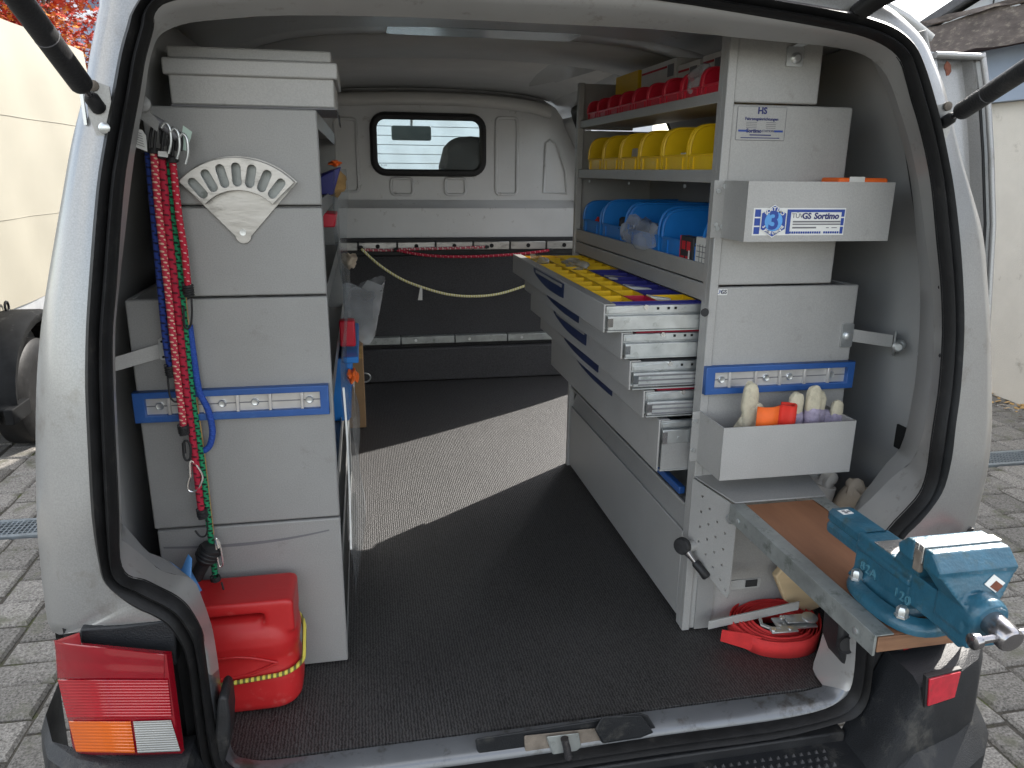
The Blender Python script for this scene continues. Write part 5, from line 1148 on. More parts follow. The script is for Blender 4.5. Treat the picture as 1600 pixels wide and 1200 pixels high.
glove('cream and lilac work glove standing in the middle of the lower tray', .872, 1.322, ((-.018, .0165, .082, -.006), (.014, .0185, .094, .001)), 'glove_cream', 'glove_lilac')
glove('smaller cream work glove at the right of the lower tray', .918, 1.33, ((-.008, .0155, .080, -.004), (.026, .0150, .058, .010)), 'glove_cream', 'glove_lilac')
glove('cream work glove leaning at the left of the lower tray', .762, 1.335, ((0, .019, .104, -.014), (.012, .015, .06, -.004)), 'glove_cream', 'glove_cream')
ow = thing('orange_wallet', 'curled orange and red cloth pouch in the lower tray', 'pouch', (.79, 1.30, GZT-.05))
mb = MB(); cs = [(.756, 1.300), (.765, 1.293), (.785, 1.291), (.800, 1.297)]; cs2 = [(.800, 1.297), (.812, 1.302), (.826, 1.290), (.838, 1.296), (.840, 1.312), (.82, 1.322)]
for cset, mm, nm in ((cs, 'orange', 'flap'), (cs2, 'red_cloth', 'pocket')):
    sp3 = spline([(a, b, 0) for a, b in cset], 6)
    build(MB().loft([[(p.x, p.y, z) for p in sp3] for z in (GZT-.05, GZT, GZT+.030+.0)]), nm, mm, ow, smooth=True, solid=.004)

# ------------------------------------------------------------------ bench board and vise
bn = thing('workbench_board', 'brown wooden bench board with steel edge jutting out of the van', 'workbench', (.80, 1.05, .334))
box('board', .7045, .905, .822, 1.268, .334, .3585, 'wood', bn, .002)
box('end_grain', .7045, .905, .8185, .8215, .334, .3585, 'wood_end', bn, .001)
build(MB().prism([(.699, .328), (.703, .328), (.703, .3600), (.730, .3600), (.730, .3620), (.699, .3620)], 'xz', .8195, 1.268), 'steel_edge', 'zinc_worn', bn, .0006)
build(MB().prism([(.906, .328), (.910, .328), (.910, .3620), (.880, .3620), (.880, .3600), (.906, .3600)], 'xz', .8195, 1.268), 'steel_edge', 'zinc_worn', bn, .0006)
for y in (.86, 1.23): lathe('rivet', [(.0055, 0), (.0055, .002), (.003, .003)], (.6985, y, .343), (-1, 0, 0), 'zinc', bn, 12)
tube('hinge_pin', [(.712, 1.20, .318), (.74, 1.20, .318)], .004, 'zinc', bn)
box('hinge_nut', .735, .748, 1.193, 1.207, .311, .326, 'zinc', bn, .001)

VX = .785
vs_ = thing('bench_vise', 'blue cast iron bench vise bolted to the bench board', 'vise', (VX, .87, .3622))
def ov(cx, cy, rx, ry, n=28, pw=2.6):
    return [(cx+rx*math.copysign(abs(math.cos(2*math.pi*k/n))**(2/pw), math.cos(2*math.pi*k/n)), cy+ry*math.copysign(abs(math.sin(2*math.pi*k/n))**(2/pw), math.sin(2*math.pi*k/n))) for k in range(n)]
mb = MB(); mb.loft([[(x_, y, z) for x_, y in ov(VX, .885, rx, ry)] for rx, ry, z in ((.056, .085, .3624), (.057, .086, .3665), (.055, .084, .376), (.050, .079, .380), (.040, .070, .384))], True)
base = build(mb, 'base', 'vise', vs_, smooth=True, sharp=60)
for sx in (-.037, .037):
    for y in (.832, .938):
        b_ = lathe('bolt', [(.0105, 0), (.0105, .003), (.0085, .0032), (.0085, .0125), (.006, .016), (.002, .0165)], (VX+sx, y, .3805), (0, 0, 1), 'zinc', base, 6)
def vsec(y, pts): return [(VX+a, y, b) for a, b in pts]
def sym(pts): return pts+[(-a, b) for a, b in pts[::-1]]
# fixed body with slide housing and jaw head, fused like a casting
JX = .0605
def blk(mb, a, y0, y1, z0, z1): mb.box(VX-a, VX+a, y0, y1, z0, z1)
def frus(mb, z0, a0, y00, y01, z1, a1, y10, y11):
    mb.hexa([(VX-a0, y00, z0), (VX+a0, y00, z0), (VX+a0, y01, z0), (VX-a0, y01, z0)], [(VX-a1, y10, z1), (VX+a1, y10, z1), (VX+a1, y11, z1), (VX-a1, y11, z1)])
mb = MB(); blk(mb, .0265, .838, .962, .374, .450); blk(mb, .032, .836, .958, .426, .437); frus(mb, .374, .034, .832, .966, .392, .026, .840, .960)
frus(mb, .446, .0265, .826, .880, .496, .050, .806, .838); mb.prism([(.804, .487), (.804, .5165), (.820, .5165), (.836, .500), (.832, .487)], 'yz', VX-JX, VX+JX)
body = cast(mb, 'body', 'vise', vs_, .0018, 5)
box('bare_top', VX-.0245, VX+.0245, .886, .926, .4490, .4515, 'steel_bright', body, .001)
# sliding prism that runs back into the van
ss = lambda k: sym([(-.013*k, .404), (-.023*k, .410), (-.024*k, .422), (-.019*k, .428), (-.024*k, .433), (-.024*k, .445), (-.017*k, .452)])
mb = MB(); mb.loft([vsec(y, [(a, (b-.43)*kk+.43) for a, b in ss(kk)]) for y, kk in ((1.052, .72), (1.048, .93), (1.040, 1), (.955, 1))], True)
mb.add(vsec(1.052, [(a, (b-.43)*.72+.43) for a, b in ss(.72)]), [tuple(range(14))])
sl_ = build(mb, 'slide', 'vise', vs_, smooth=True, sharp=40)
stk = [(VX-.016, 1.034), (VX+.004, 1.036), (VX+.005, 1.020), (VX-.015, 1.018)]
sk2 = build(MB().prism(stk, 'xy', .4522, .4527), 'sticker', 'paper', sl_)
for a, b in ((-.011, 1.029), (-.003, 1.027), (-.010, 1.0225)): box('print_block', VX+a, VX+a+.006, b-.002, b+.003, .4528, .4531, 'ink_grey', sl_, 0)
# jaw plates and moving jaw
box('jaw_plate', VX-JX-.0005, VX+JX+.0005, .7955, .8035, .493, .5185, 'steel_bright', vs_, .0008)
box('jaw_plate', VX-JX-.0005, VX+JX+.0005, .7865, .7950, .493, .5185, 'steel_bright', vs_, .0008)
box('jaw_side', VX-JX-.0012, VX-JX+.006, .788, .802, .478, .510, 'grime', vs_, .002)
mb = MB(); mb.prism([(.786, .488), (.786, .5165), (.772, .5165), (.752, .497), (.754, .488)], 'yz', VX-JX, VX+JX)
frus(mb, .452, .029, .741, .786, .490, .0585, .753, .786); blk(mb, .0285, .738, .786, .415, .456); blk(mb, .0255, .726, .842, .398, .447)
mb.hexa([(VX-.022, .742, .388), (VX+.022, .742, .388), (VX+.022, .84, .402), (VX-.022, .84, .402)], [(VX-.024, .722, .410), (VX+.024, .722, .410), (VX+.024, .84, .42), (VX-.024, .84, .42)])
mb.lathe([(.029, 0), (.0285, .018), (.025, .026)], (VX, .746, .444), (0, -1, -.15), 28)
mj = cast(mb, 'moving_jaw', 'vise', vs_, .0018, 5)
sp4 = lathe('spindle', [(.0165, 0), (.0165, .020), (.0175, .022), (.0175, .040), (.015, .044), (.004, .045)], (VX, .728, .4415), (0, -1, -.22), 'steel', vs_, 28)
hd = Vector((.997, .03, .035)).normalized(); hc = Vector((VX, .697, .4345))
tube('handle', [hc-hd*.042, hc+hd*.150], .0055, 'steel', sp4, n=14)
for q, sg in ((-.042, -1), (.150, 1)): lathe('knob', [(.004, -.004), (.0095, -.002), (.0105, .004), (.0105, .008), (.006, .010)], hc+hd*q, hd*sg, 'steel', sp4, 18)
for s_, y, z in (('120', .848, .402), ('82A', .925, .402)):
    text('cast_lettering', s_, lambda a, b, c, y=y, z=z: (VX-.0273-c, y-a, z+b), .021, 'cast_edge', body, .0016, spacing=1.15)
jm = [(VX+.006, .478), (VX+.022, .489), (VX+.038, .477), (VX+.022, .466)]
jd = plate('jaw_sticker', jm, [], lambda u, v, w: (u, .7412+w+(v-.452)*.315-.0015, v), .0008, 'paper', mj)
plate('sticker_print', [((u-VX-.027)*.62+VX+.027, (v-.469)*.62+.469) for u, v in jm], [], lambda u, v, w: (u, .7412+w+(v-.452)*.315-.0024, v), .0006, 'rust', mj)
# ------------------------------------------------------------------ ratchet wrench on the rack, ratchet strap under the bench
rw = thing('ratchet_wrench', 'black handled ratchet wrench stuck on the rack post', 'wrench', [(0.6462,1.36,0.2233)][0])
wa, wb = Vector([(0.6451,1.355,0.2291)][0]), Vector([(0.6887,1.315,0.1721)][0])
lathe('boss', [(.012, -.02), (.012, 0)], wa+Vector((.012, 0, -.004)), (-1, -.3, 0), 'cab_light', rw, 14)
lathe('head', [(.016, -.008), (.0185, -.005), (.0185, .005), (.016, .008), (.006, .009)], wa, (-.8, -.6, .1), 'black_plastic', rw, 20)
dv = (wb-wa).normalized(); Lw = (wb-wa).length
tube('shaft', [wa+dv*.012, wa+dv*.03, wa+dv*(Lw*.55)], [.010, .0062, .0055], 'steel', rw, n=12)
tube('grip', [wa+dv*(Lw*.5), wa+dv*(Lw*.56), wa+dv*(Lw*.8), wa+dv*(Lw*.97), wa+dv*Lw], [.007, .0098, .0092, .0105, .008], 'black_plastic', rw, n=14)
rs_ = thing('ratchet_strap', 'coiled red ratchet strap lying on the carpet under the bench', 'strap', (.87, 1.26, 0))
cS = Vector([(0.8596,1.3076,0.048)][0])+Vector((.004, .012, -.040)); e1 = Vector((1, -.05, .0)).normalized(); e2 = Vector((.05, 1, .10)).normalized(); nn = e1.cross(e2)
turns = 7; coil = []
for k in range(turns*28+1):
    a = 2*math.pi*k/28; rr_ = .052+.0070*a/(2*math.pi); coil.append((rr_, a))
wdt = .042
L1 = [cS+e1*(r_*(1.0+.05*math.sin(3*a))*math.cos(a))+e2*(r_*.80*(1+.06*math.cos(2*a+.6))*math.sin(a)) for r_, a in coil]
L2 = [p-nn*wdt*-1 for p in L1]
L2 = [p+Vector((0, 0, .004*math.sin(i*.23)+.0035*math.sin(i*.071))) for i, p in enumerate(L2)]
build(MB().loft([L1, L2]), 'webbing', 'strap_red', rs_, smooth=True, solid=.0018)
te = [cS+e1*-.06+e2*-.055+nn*.004, cS+e1*-.085+e2*-.04+nn*.004, cS+e1*-.130+e2*-.012+nn*.005]
tf = [p+nn*.040 for p in te]; tf[2] = te[2]+nn*.03
build(MB().loft([te, tf]), 'strap_end', 'strap_red', rs_, solid=.002)
rc_ = cS+nn*(wdt+.006)+e2*-.030+e1*.012
def rbox(nm, u0, u1, v0, v1, w0, w1, m_, par, bev=.001):
    lo = [rc_+e1*a+e2*b+nn*w0 for a, b in ((u0, v0), (u1, v0), (u1, v1), (u0, v1))]; hi = [p+nn*(w1-w0) for p in lo]
    return build(MB().hexa(lo, hi), nm, m_, par, bev)
rt = rbox('ratchet', -.030, .060, -.016, .022, .002, .006, 'zinc', rs_)
rbox('ratchet_arm', -.055, .005, -.034, -.016, .010, .014, 'zinc', rt); rbox('ratchet_cheek', -.005, .062, -.006, .020, .009, .013, 'zinc', rt)
lathe('ratchet_hub', [(.017, 0), (.017, .004), (.013, .006), (.004, .006)], rc_+e1*.050+e2*.004+nn*.012, nn, 'zinc', rt, 20)
for u, v in ((-.048, -.025), (-.012, .010), (-.01, -.025)): lathe('ratchet_rivet', [(.0055, 0), (.0055, .003)], rc_+e1*u+e2*v+nn*.013, nn, 'steel_bright', rt, 10)
build(MB().tube([rc_+e1*a+e2*b+nn*.012 for a, b in ((-.06, .012), (-.065, -.005), (-.05, -.018), (-.03, -.022))], .004, 8), 'wire_hook', 'zinc', rt, smooth=True)
# wooden block and rolled cloths behind the bench
wp_ = [(0.8595,1.33,0.146),(0.897,1.33,0.1926),(0.9642,1.33,0.1305),(0.9867,1.33,0.0583),(0.95,1.33,0.046),(0.8919,1.33,0.0819)]
tag(build(MB().hexa([Vector(p) for p in wp_], [Vector(p)+Vector((0, .02, 0)) for p in wp_]), 'wooden_offcut', 'pine', None, .004), 'pale wooden offcut propped under the bench behind the strut', 'offcut')
for lab, pts, rad, m_ in (('rolled beige cloth sticking up behind the bench board', [(1.0346,1.36,0.2667),(1.0428,1.36,0.2972),(1.0565,1.36,0.3116)], (.034, .040, .026), 'cloth_beige'),
                     ('rolled grey cloth between the lid and the beige cloth', [(0.9655,1.37,0.2754),(0.9713,1.37,0.3137),(0.977,1.37,0.3409)], (.026, .030, .020), 'cloth_grey'),
                     ('small grey cloth roll right behind the bench lid', [(0.9331,1.372,0.2926),(0.9313,1.372,0.3312),(0.9299,1.372,0.3541)], (.016, .018, .012), 'cloth_grey')):
    o = thing('cloth_roll', lab, 'cloth', (pts[0][0], pts[0][1], pts[0][2]-.05), 'cloths behind the bench')
    P_ = [Vector(pts[0])-Vector((0, 0, .05))]+[Vector(p) for p in pts]
    crumple('fold', P_[-1], (rad[0]*.92, rad[0]*.7, rad[0]*1.0), m_, int(rad[0]*1000), o, 3)
    tube('roll', spline(P_, 4), [rad[0]]*len(spline(P_, 4)), m_, o, n=14)
# ------------------------------------------------------------------ elastic cords hanging by the left cabinet
hk = thing('cord_hanger', 'grey bent steel hanger carrying the elastic cords beside the cabinet', 'hanger', [(-0.323,1.36,1.0553)][0])
build(MB().tube([Vector(p) for p in [(-0.3423,1.345,1.0858),(-0.3245,1.345,1.0767),(-0.3068,1.345,1.0656),(-0.284,1.345,1.0456)]], .007, 10), 'arm', 'ink_grey', hk, smooth=True)
lathe('arm_tip', [(.006, -.004), (.012, 0), (.012, .006), (.005, .009)], [(-0.3263,1.33,1.0936)][0], (0, -1, .1), 'cab_grey', hk, 14)
box('wall_strip', -.372, -.368, 1.19, 1.195, 1.055, 1.10, 'zinc', hk, 0)
q = [(-0.3423,1.335,1.0795),(-0.321,1.335,1.0856),(-0.3079,1.335,1.0688),(-0.3115,1.335,1.0534),(-0.327,1.335,1.0665)]
build(MB().hexa([Vector(p) for p in q], [Vector(p)+Vector((0, .004, 0)) for p in q]), 'hanger_plate', 'cab_grey', hk)
def coil(pa, pb, r_, parent, turns=5):
    a, b = Vector(pa), Vector(pb); u = (b-a).normalized(); o_ = u.orthogonal().normalized(); w = u.cross(o_); pts = []
    for k in range(turns*10+1): t = k/(turns*10); an = 2*math.pi*turns*t; pts.append(a.lerp(b, t)+(o_*math.cos(an)+w*math.sin(an))*r_)
    return build(MB().tube(pts, .0022, 6), 'hook_coil', 'black_matt', parent, smooth=True)
def cord(lab, pts, r_, m_, top=None, hook=None, col=None, hm='black_matt'):
    o = thing('elastic_cord', lab, 'cord', tuple(pts[-1]), 'elastic cords hanging on the left')
    tube('cord', [Vector(p) for p in pts], r_, m_, o, n=12, sub=8)
    if top: tube('top_hook', [Vector(p) for p in top], .0024, 'black_matt' if hm == 'black_matt' else hm, o, n=8, sub=5); coil(pts[0], Vector(pts[0]).lerp(Vector(pts[1]), .07), r_+.002, o, 4)
    if col: coil(col[0], col[1], r_+.002, o)
    if hook: tube('hook', [Vector(p) for p in hook], .0018, hm, o, n=8, sub=6)
    return o
cord('blue elastic cord with black flecks at the outer left of the bundle', [(-0.3377,1.372,1.0288),(-0.3396,1.372,0.96),(-0.3431,1.372,0.8116),(-0.345,1.372,0.6995),(-0.3427,1.372,0.6624)], .0058, 'cord_blue', [(-0.3303,1.35,1.0284),(-0.3245,1.35,1.0548),(-0.3173,1.35,1.0675),(-0.3105,1.35,1.0599),(-0.3113,1.35,1.0356)], [(-0.346,1.362,0.6501),(-0.3468,1.362,0.6326),(-0.3462,1.362,0.609),(-0.3387,1.362,0.5991),(-0.3295,1.362,0.6058)], [(-0.342,1.366,0.6663),(-0.3411,1.366,0.6453)])
cord('pink and white flecked elastic cord second from the left', [(-0.326,1.36,1.0287),(-0.3291,1.36,0.9399),(-0.3291,1.36,0.8021),(-0.3302,1.36,0.6557),(-0.3293,1.36,0.573),(-0.3294,1.36,0.5513)], .0060, 'cord_pink', [(-0.3215,1.345,1.0284),(-0.3154,1.345,1.0567),(-0.3088,1.345,1.0646),(-0.303,1.345,1.057),(-0.3047,1.345,1.0326)], None, [(-0.3295,1.358,0.5568),(-0.3291,1.358,0.5398)])
cord('dark red elastic cord in the middle of the bundle', [(-0.3164,1.366,1.023),(-0.319,1.366,0.9084),(-0.3184,1.366,0.79),(-0.3193,1.366,0.6302),(-0.3174,1.366,0.5092),(-0.317,1.366,0.4014),(-0.3153,1.366,0.3844)], .0062, 'cord_red', [(-0.3104,1.345,1.0246),(-0.3043,1.345,1.054),(-0.2986,1.345,1.0619),(-0.2937,1.345,1.0542),(-0.2964,1.345,1.0288)], [(-0.3101,1.372,0.3786),(-0.3093,1.372,0.3521),(-0.3147,1.372,0.3313),(-0.3251,1.372,0.3296),(-0.333,1.372,0.3422)], [(-0.316,1.366,0.3884),(-0.3154,1.366,0.3714)])
cord('long green and black elastic cord reaching down to the red can', [(-0.3088,1.376,1.0233),(-0.311,1.376,0.9288),(-0.3113,1.376,0.7994),(-0.313,1.376,0.6271),(-0.309,1.376,0.4797),(-0.308,1.376,0.3367),(-0.3071,1.376,0.2344)], .0056, 'cord_green', [(-0.3018,1.35,1.0249),(-0.2969,1.35,1.0524),(-0.2903,1.35,1.0604),(-0.2865,1.35,1.0507),(-0.2902,1.35,1.0251)], [(-0.2873,1.33,0.2523),(-0.2846,1.33,0.2317),(-0.2885,1.33,0.2144),(-0.2979,1.33,0.2113),(-0.3064,1.33,0.2191),(-0.3075,1.33,0.2315)], [(-0.3054,1.366,0.2469),(-0.3046,1.366,0.2303)])
cord('thin tan string hanging behind the green cord', [(-0.3058,1.386,0.9702),(-0.3085,1.386,0.7754),(-0.3089,1.386,0.6121),(-0.3057,1.386,0.4756),(-0.3051,1.386,0.3247)], .0022, 'tan', None, None, None)
cord('short red cord with white flecks ending in a black hook', [(-0.3006,1.366,1.0152),(-0.2998,1.366,0.9189),(-0.2972,1.366,0.8659),(-0.2975,1.366,0.8028)], .0056, 'cord_red_white', [(-0.2959,1.35,1.0171),(-0.2908,1.35,1.0467),(-0.2843,1.35,1.0536),(-0.2792,1.35,1.0469),(-0.2824,1.35,1.0252)], [(-0.2929,1.36,0.7849),(-0.2947,1.36,0.7572),(-0.2988,1.36,0.7371),(-0.3057,1.36,0.7305),(-0.3089,1.36,0.7396),(-0.307,1.36,0.7686)], [(-0.2976,1.364,0.8075),(-0.2976,1.364,0.7877)], 'black_matt')
cord('smooth dark blue rubber cord looping at the right of the bundle', [(-0.3057,1.382,0.7329),(-0.3043,1.382,0.6725),(-0.3015,1.382,0.6129),(-0.2898,1.382,0.576),(-0.2858,1.382,0.5363),(-0.2929,1.382,0.5079),(-0.3051,1.382,0.4974),(-0.3156,1.382,0.5031)], .0058, 'cord_blue_plain')
for k, (x0, y0) in enumerate(((258, 202), (270, 208), (281, 214))):
    tag(tube('wire_hook', [Vector(p) for p in spline([(-0.3054,1.338,1.0633),(-0.2974,1.338,1.0673),(-0.291,1.338,1.0559),(-0.2914,1.338,1.0345),(-0.2969,1.338,1.0188)], 1)] if 0 else [Vector(p)+Vector((.012*k, 0, -.008*k)) for p in [(-0.3059,1.338,1.0595),(-0.2993,1.338,1.0673),(-0.2935,1.338,1.0597),(-0.2938,1.338,1.0384),(-0.2996,1.338,1.0207)]], .0024, 'zinc', None, n=8, sub=5), ('bright wire hook nearest the grey hanger plate', 'bright wire hook in the middle of the cord bundle', 'bright wire hook beside the pale green tag')[k], 'hook', 'wire hooks on the hanger')
for nm, lab, pp, m_ in (('paper_tag', 'white printed care tag hanging from the blue cord', [(-0.349,1.33,1.0591),(-0.3326,1.33,1.0557),(-0.328,1.33,1.0472),(-0.3288,1.33,1.0231),(-0.3539,1.33,1.0333)], 'paper'), ('paper_tag', 'pale green tag hanging at the right of the cord hooks', [(-0.2764,1.355,1.0648),(-0.2638,1.355,1.0552),(-0.2667,1.355,1.0453),(-0.2756,1.355,1.0254),(-0.285,1.355,1.0292)], 'label_green'), ('paper_tag', 'small white paper band around the red cord', [(-0.3161,1.345,1.0246),(-0.3008,1.345,1.0238),(-0.3027,1.345,1.0149),(-0.317,1.345,1.0167)], 'paper')):
    o = thing(nm, lab, 'tag', pp[-1])
    build(MB().hexa([Vector(p) for p in pp], [Vector(p)+Vector((0, .001, 0)) for p in pp]), 'sheet', m_, o)
    if 'printed' in lab:
        for j in range(6):
            a, b = Vector(pp[0]).lerp(Vector(pp[4]), .15+.13*j), Vector(pp[1]).lerp(Vector(pp[3]), .2+.12*j)
            build(MB().tube([a.lerp(b, .25)+Vector((0, -.0006, 0)), a.lerp(b, .9)+Vector((0, -.0006, 0))], .0005, 4), 'print_line', 'ink_grey', o)
def carab(lab, pts, m_, gate):
    o = thing('carabiner', lab, 'carabiner', pts[-1], 'carabiners on the cords')
    build(MB().tube(spline([Vector(p) for p in pts], 5, True), .0021, 8, closed=True), 'ring', m_, o, smooth=True)
    build(MB().tube([Vector(p) for p in gate], .0034, 8), 'gate', m_, o, smooth=True)
carab('silver carabiner hanging beside the dark red cord', [(-0.3269,1.362,0.4839),(-0.328,1.362,0.4614),(-0.3347,1.362,0.4392),(-0.3326,1.362,0.4276),(-0.3215,1.362,0.4267),(-0.3112,1.362,0.4413),(-0.3074,1.362,0.4575),(-0.3192,1.362,0.4834)], 'steel_bright', [(-0.3266,1.361,0.4843),(-0.3284,1.361,0.4556)])
carab('black carabiner under the pink cord', [(-0.3305,1.358,0.5252),(-0.3241,1.358,0.5248),(-0.321,1.358,0.5124),(-0.3241,1.358,0.4928),(-0.3309,1.358,0.4895),(-0.3341,1.358,0.5009)], 'black_matt', [(-0.3316,1.357,0.5232),(-0.3326,1.357,0.5036)])
carab('silver carabiner clipped near the foot of the green cord', [(-0.2962,1.362,0.3268),(-0.2903,1.362,0.3156),(-0.2882,1.362,0.2884),(-0.2885,1.362,0.2722),(-0.2945,1.362,0.27),(-0.2971,1.362,0.292)], 'steel_bright', [(-0.2948,1.361,0.3272),(-0.2931,1.361,0.3083)])
ft = thing('flashlight', 'black flashlight hanging behind the green cord', 'flashlight', [(-0.3217,1.375,0.2641)][0])
fa, fb_ = Vector([(-0.3146,1.37,0.292)][0]), Vector([(-0.3438,1.375,0.2388)][0]); fd = (fb_-fa).normalized()
lathe('head', [(.010, -.022), (.019, -.018), (.021, 0), (.019, .012), (.013, .020)], fa, fd, 'black_matt', ft, 20)
for q in (-.012, -.004, .004): lathe('ring', [(.0215, 0), (.0225, .0015), (.0215, .003)], fa+fd*q, fd, 'black_plastic', ft, 20)
tube('barrel', [fa+fd*.015, fa+fd*.07], .0125, 'black_plastic', ft, n=14)
ng = thing('nitrile_glove', 'crumpled blue disposable glove left of the red can', 'glove', [(-0.3621,1.35,0.2348)][0])
for pp in ([(-0.3983,1.34,0.2846),(-0.3871,1.34,0.3059),(-0.3746,1.34,0.2981),(-0.3505,1.34,0.2731),(-0.3589,1.34,0.2566),(-0.3824,1.34,0.267)], [(-0.3715,1.335,0.2754),(-0.3551,1.335,0.2831),(-0.3409,1.335,0.3134),(-0.3351,1.335,0.3049),(-0.3399,1.335,0.2789),(-0.3338,1.335,0.2609),(-0.3187,1.335,0.2187),(-0.3156,1.335,0.2033),(-0.326,1.335,0.2018),(-0.3421,1.335,0.2349),(-0.362,1.335,0.2598)]):
    vv = [Vector(p) for p in pp]; cc = sum(vv, Vector())/len(vv)+Vector((0, -.014, 0))
    mb = MB(); n2 = len(vv); mb.add(vv+[cc], [(i, (i+1) % n2, n2) for i in range(n2)]); build(mb, 'fold', 'nitrile', ng, smooth=True, sharp=80, solid=.003)

# ------------------------------------------------------------------ red jerry can with a yellow cord around it
jc = thing('jerry_can', 'red plastic jerry can in front of the left cabinet', 'jerry can', (-.275, 1.325, 0))
def rring(x0, x1, y0, y1, r_, z, n=6): return [(u, v, z) for u, v in rrect(x0, x1, y0, y1, r_, n)]
JX0, JX1, JY0, JY1 = -.400, -.150, 1.262, 1.388
mb = MB(); rings = []
for z, ins in ((.002, .020), (.006, .010), (.018, .003), (.04, 0), (.080, .000), (.100, .004), (.118, .005), (.132, .002), (.150, 0), (.165, .002), (.180, .006), (.192, .014), (.200, .026)):
    rings.append(rring(JX0+ins, JX1-ins, JY0+ins*1.2, JY1-ins*1.2, .045-ins*.4, z))
mb.loft(rings, True); mb.add(rings[0], [tuple(range(len(rings[0])))]); mb.add(rings[-1], [tuple(range(len(rings[-1])))])
mb.prism(rrect(JX0+.006, JX1-.004, .213, .237, .0115, 4), 'xz', 1.272, 1.378)
mb.box(JX0+.006, JX0+.034, 1.272, 1.378, .17, .228); mb.box(JX1-.058, JX1-.005, 1.272, 1.378, .17, .228)
mb.box(JX1-.10, JX1-.085, 1.31, 1.34, .19, .22)
cast(mb, 'body', 'jerry', jc, .003, 18)
mb = MB()
for s_ in (0, 1):
    pts = [(-.36+.17*k/12, JY0+.001+abs(k-6)*.0002, .112+.022*math.sin(math.pi*k/12)*(1 if s_ else -1)) for k in range(13)]
    mb.tube(pts, .0022, 6)
build(mb, 'panel_bead', 'jerry', jc, smooth=True)
yc = thing('elastic_cord', 'yellow elastic cord slung around the red jerry can', 'cord', (-.275, 1.325, .08))
lo = rrect(JX0-.004, JX1+.004, JY0-.004, JY1+.004, .047, 8); pts = []
for u, v in lo:
    pts.append((u, v, .083+.055*max(0, (v-1.30)/.085)+.010*(u+.275)/.12))
build(MB().tube(pts, .0042, 10, closed=True), 'cord', 'cord_yellow', yc, smooth=True)

# ------------------------------------------------------------------ goods and clear film at the aisle side of the left cabinet
cf = MB(); fy_ = [1.395+.02*k for k in range(46)]
G = []
for j in range(15):
    z = .015+(1.0-.015)*j/14
    G.append([(-.050+.010*math.sin(y*7+z*5)+.006*math.sin(z*21+y*3)+(.010 if z < .5 else 0), y, z) for y in fy_])
cf.loft(G); tag(build(cf, 'clear_film', 'clear_film', None, smooth=True), 'clear plastic film hanging over the aisle side of the left cabinet', 'film')
tag(tube('film_highlight', [(-.050, 1.405, .26), (-.047, 1.404, .38), (-.046, 1.404, .50), (-.048, 1.405, .60)], .0022, 'paper', None, n=6, sub=4), 'white strip standing in for the sunlit streak on the clear film edge at the cabinet corner', 'film')  # added white strip: highlight along the film edge put into its colour
cr = thing('tool_crate', 'blue plastic crate with red parts on the left cabinet shelf', 'crate', (-.07, 1.95, .36))
def crate_wall(x0, x1, y0, y1, z0, z1, nm, m_='bin_blue'): return build(MB().hexa([(x0, y0, z0), (x1, y0, z0), (x1, y1, z0), (x0, y1, z0)], [(x0, y0, z1), (x1+.015, y0, z1), (x1+.015, y1, z1), (x0, y1, z1)]), nm, m_, cr, .003)
crate_wall(-.20, -.052, 1.80, 1.806, .402, .56, 'end_wall'); crate_wall(-.058, -.050, 1.806, 2.20, .402, .56, 'front_wall'); crate_wall(-.20, -.052, 2.20, 2.206, .402, .56, 'end_wall'); crate_wall(-.20, -.06, 1.806, 2.20, .402, .408, 'floor')
box('rim', -.06, -.022, 1.79, 2.21, .55, .566, 'bin_blue', cr, .003)
tag(crumple('orange_cable', (-.038, 1.79, .520), (.012, .02, .018), 'orange', 21), 'orange cable end at the rim of the blue crate', 'cable')
tag(build(MB().box(-.066, -.028, 1.86, 1.90, .575, .640), 'red_holder', 'bin_red', None, .004), 'red plastic holder above the blue crate', 'holder')
tag(build(MB().hexa([(-.10, 1.60, .885), (-.055, 1.60, .885), (-.055, 1.70, .885), (-.10, 1.70, .885)], [(-.10, 1.60, .915), (-.050, 1.60, .912), (-.050, 1.70, .912), (-.10, 1.70, .915)]), 'red_box', 'bin_red', None, .003), 'small red box at the edge of the cabinet shelf', 'box')
tag(build(MB().hexa([(-.16, 1.75, .945), (-.06, 1.75, .945), (-.06, 1.78, .945), (-.16, 1.78, .945)], [(-.10, 1.75, .975), (-.040, 1.75, 1.005), (-.040, 1.78, 1.005), (-.10, 1.78, .985)]), 'blue_folder', 'tray_navy', None, .002), 'dark blue folder corner sticking out of the cabinet', 'folder')
tag(crumple('leather_glove', (-.058, 1.86, .965), (.022, .035, .028), 'tan', 31), 'tan leather glove sticking out of the cabinet shelf', 'glove')
tag(crumple('tan_rag', (-.056, 1.85, 1.012), (.013, .02, .006), 'orange', 32), 'small orange rag end above the tan glove', 'rag')
tag(crumple('leather_pouch', (-.040, 2.25, .745), (.02, .03, .024), 'cloth_beige', 33), 'beige leather pouch above the hanging clear bag', 'pouch')
bg_ = MB(); G = []
for j in range(9):
    t = j/8; z = .655-.19*t
    G.append([(-.045+.035*(1-.25*t)+(.075-.03*t)*math.cos(a)*(1+.06*math.sin(5*a+j)), 2.46+.05*math.sin(a), z+.012*math.sin(a*3+j)-(.03 if math.cos(a) < 0 and j == 0 else 0)) for a in [2*math.pi*k/24 for k in range(24)]])
bg_.loft(G, True); tag(build(bg_, 'plastic_bag', 'bag_film', None, smooth=True), 'open clear plastic bag hanging at the far end of the left cabinet', 'bag')
wb_ = thing('cardboard_box', 'brown cardboard box behind the left cabinet on the floor', 'box', (-.02, 3.0, 0))
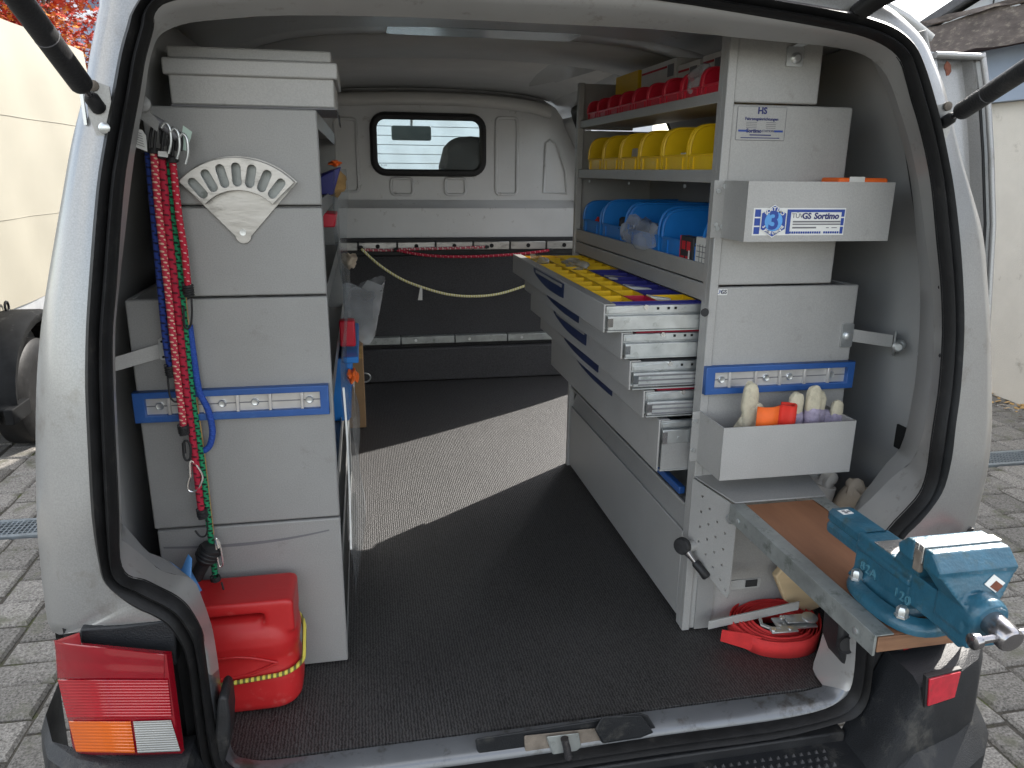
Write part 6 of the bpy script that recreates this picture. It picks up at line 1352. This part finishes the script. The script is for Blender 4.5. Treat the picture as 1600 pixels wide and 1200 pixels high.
box('body', -.16, -.018, 2.9, 3.1, .004, .34, 'carton_brown', wb_, .004); box('flap', -.158, -.020, 2.897, 2.8995, .29, .338, 'tan', wb_, 0)

# ------------------------------------------------------------------ cords and fittings on the front wall
def wall_cord(lab, pts, r_, m_):
    o = thing('elastic_cord', lab, 'cord', pts[len(pts)//2], 'elastic cords on the front wall')
    tube('cord', [Vector(p) for p in pts], r_, m_, o, n=10, sub=8)
    for e in (pts[0], pts[-1]): lathe('end_hook', [(.006, -.01), (.009, 0), (.006, .012)], e, (1, 0, .1), 'black_matt', o, 10)
    return o
wall_cord('yellow and white elastic cord sagging across the front wall', [(-0.0125,3.57,0.6512),(0.0632,3.57,0.5768),(0.1646,3.57,0.5066),(0.2687,3.57,0.4623),(0.3903,3.57,0.4262),(0.5142,3.57,0.4143),(0.6398,3.57,0.4242),(0.7728,3.57,0.4623),(0.8618,3.57,0.4983)], .0062, 'cord_yellow_white')
wall_cord('red elastic cord stretched along the front wall rail', [(0.1479,3.57,0.641),(0.2275,3.57,0.6225),(0.3322,3.57,0.6095),(0.4842,3.57,0.6048),(0.6387,3.57,0.6092),(0.7641,3.57,0.6171),(0.8907,3.57,0.6312)], .0068, 'cord_redx')
wall_cord('thin pink and white elastic cord lying on the front wall rail', [(-0.0071,3.585,0.6409),(0.0953,3.585,0.637),(0.2439,3.585,0.6416),(0.3948,3.585,0.6433),(0.579,3.585,0.6477)], .0065, 'cord_pinkx')
pp = [(0.259,3.56,0.4701),(0.2678,3.56,0.4577),(0.2666,3.56,0.4027),(0.2454,3.56,0.4032)]
tag(build(MB().hexa([Vector(p) for p in pp], [Vector(p)+Vector((0, .003, 0)) for p in pp]), 'paper_tag', 'paper'), 'small white tag on the yellow wall cord', 'tag')
lr_ = thing('lashing_ring', 'small steel lashing ring on the floor by the cardboard box', 'ring', [(-0.0192,3.5581,0.02)][0])
rp = Vector([(-0.0192,3.5581,0.02)][0])
build(MB().tube([rp+Vector((.028*math.cos(a), .005, .022*math.sin(a)+.012)) for a in [2*math.pi*k/14 for k in range(14)]], .005, 8, closed=True), 'ring', 'zinc', lr_, smooth=True)
box('ring_base', rp.x-.06, rp.x-.02, rp.y-.01, rp.y+.02, 0, .03, 'black_plastic', lr_, .003)
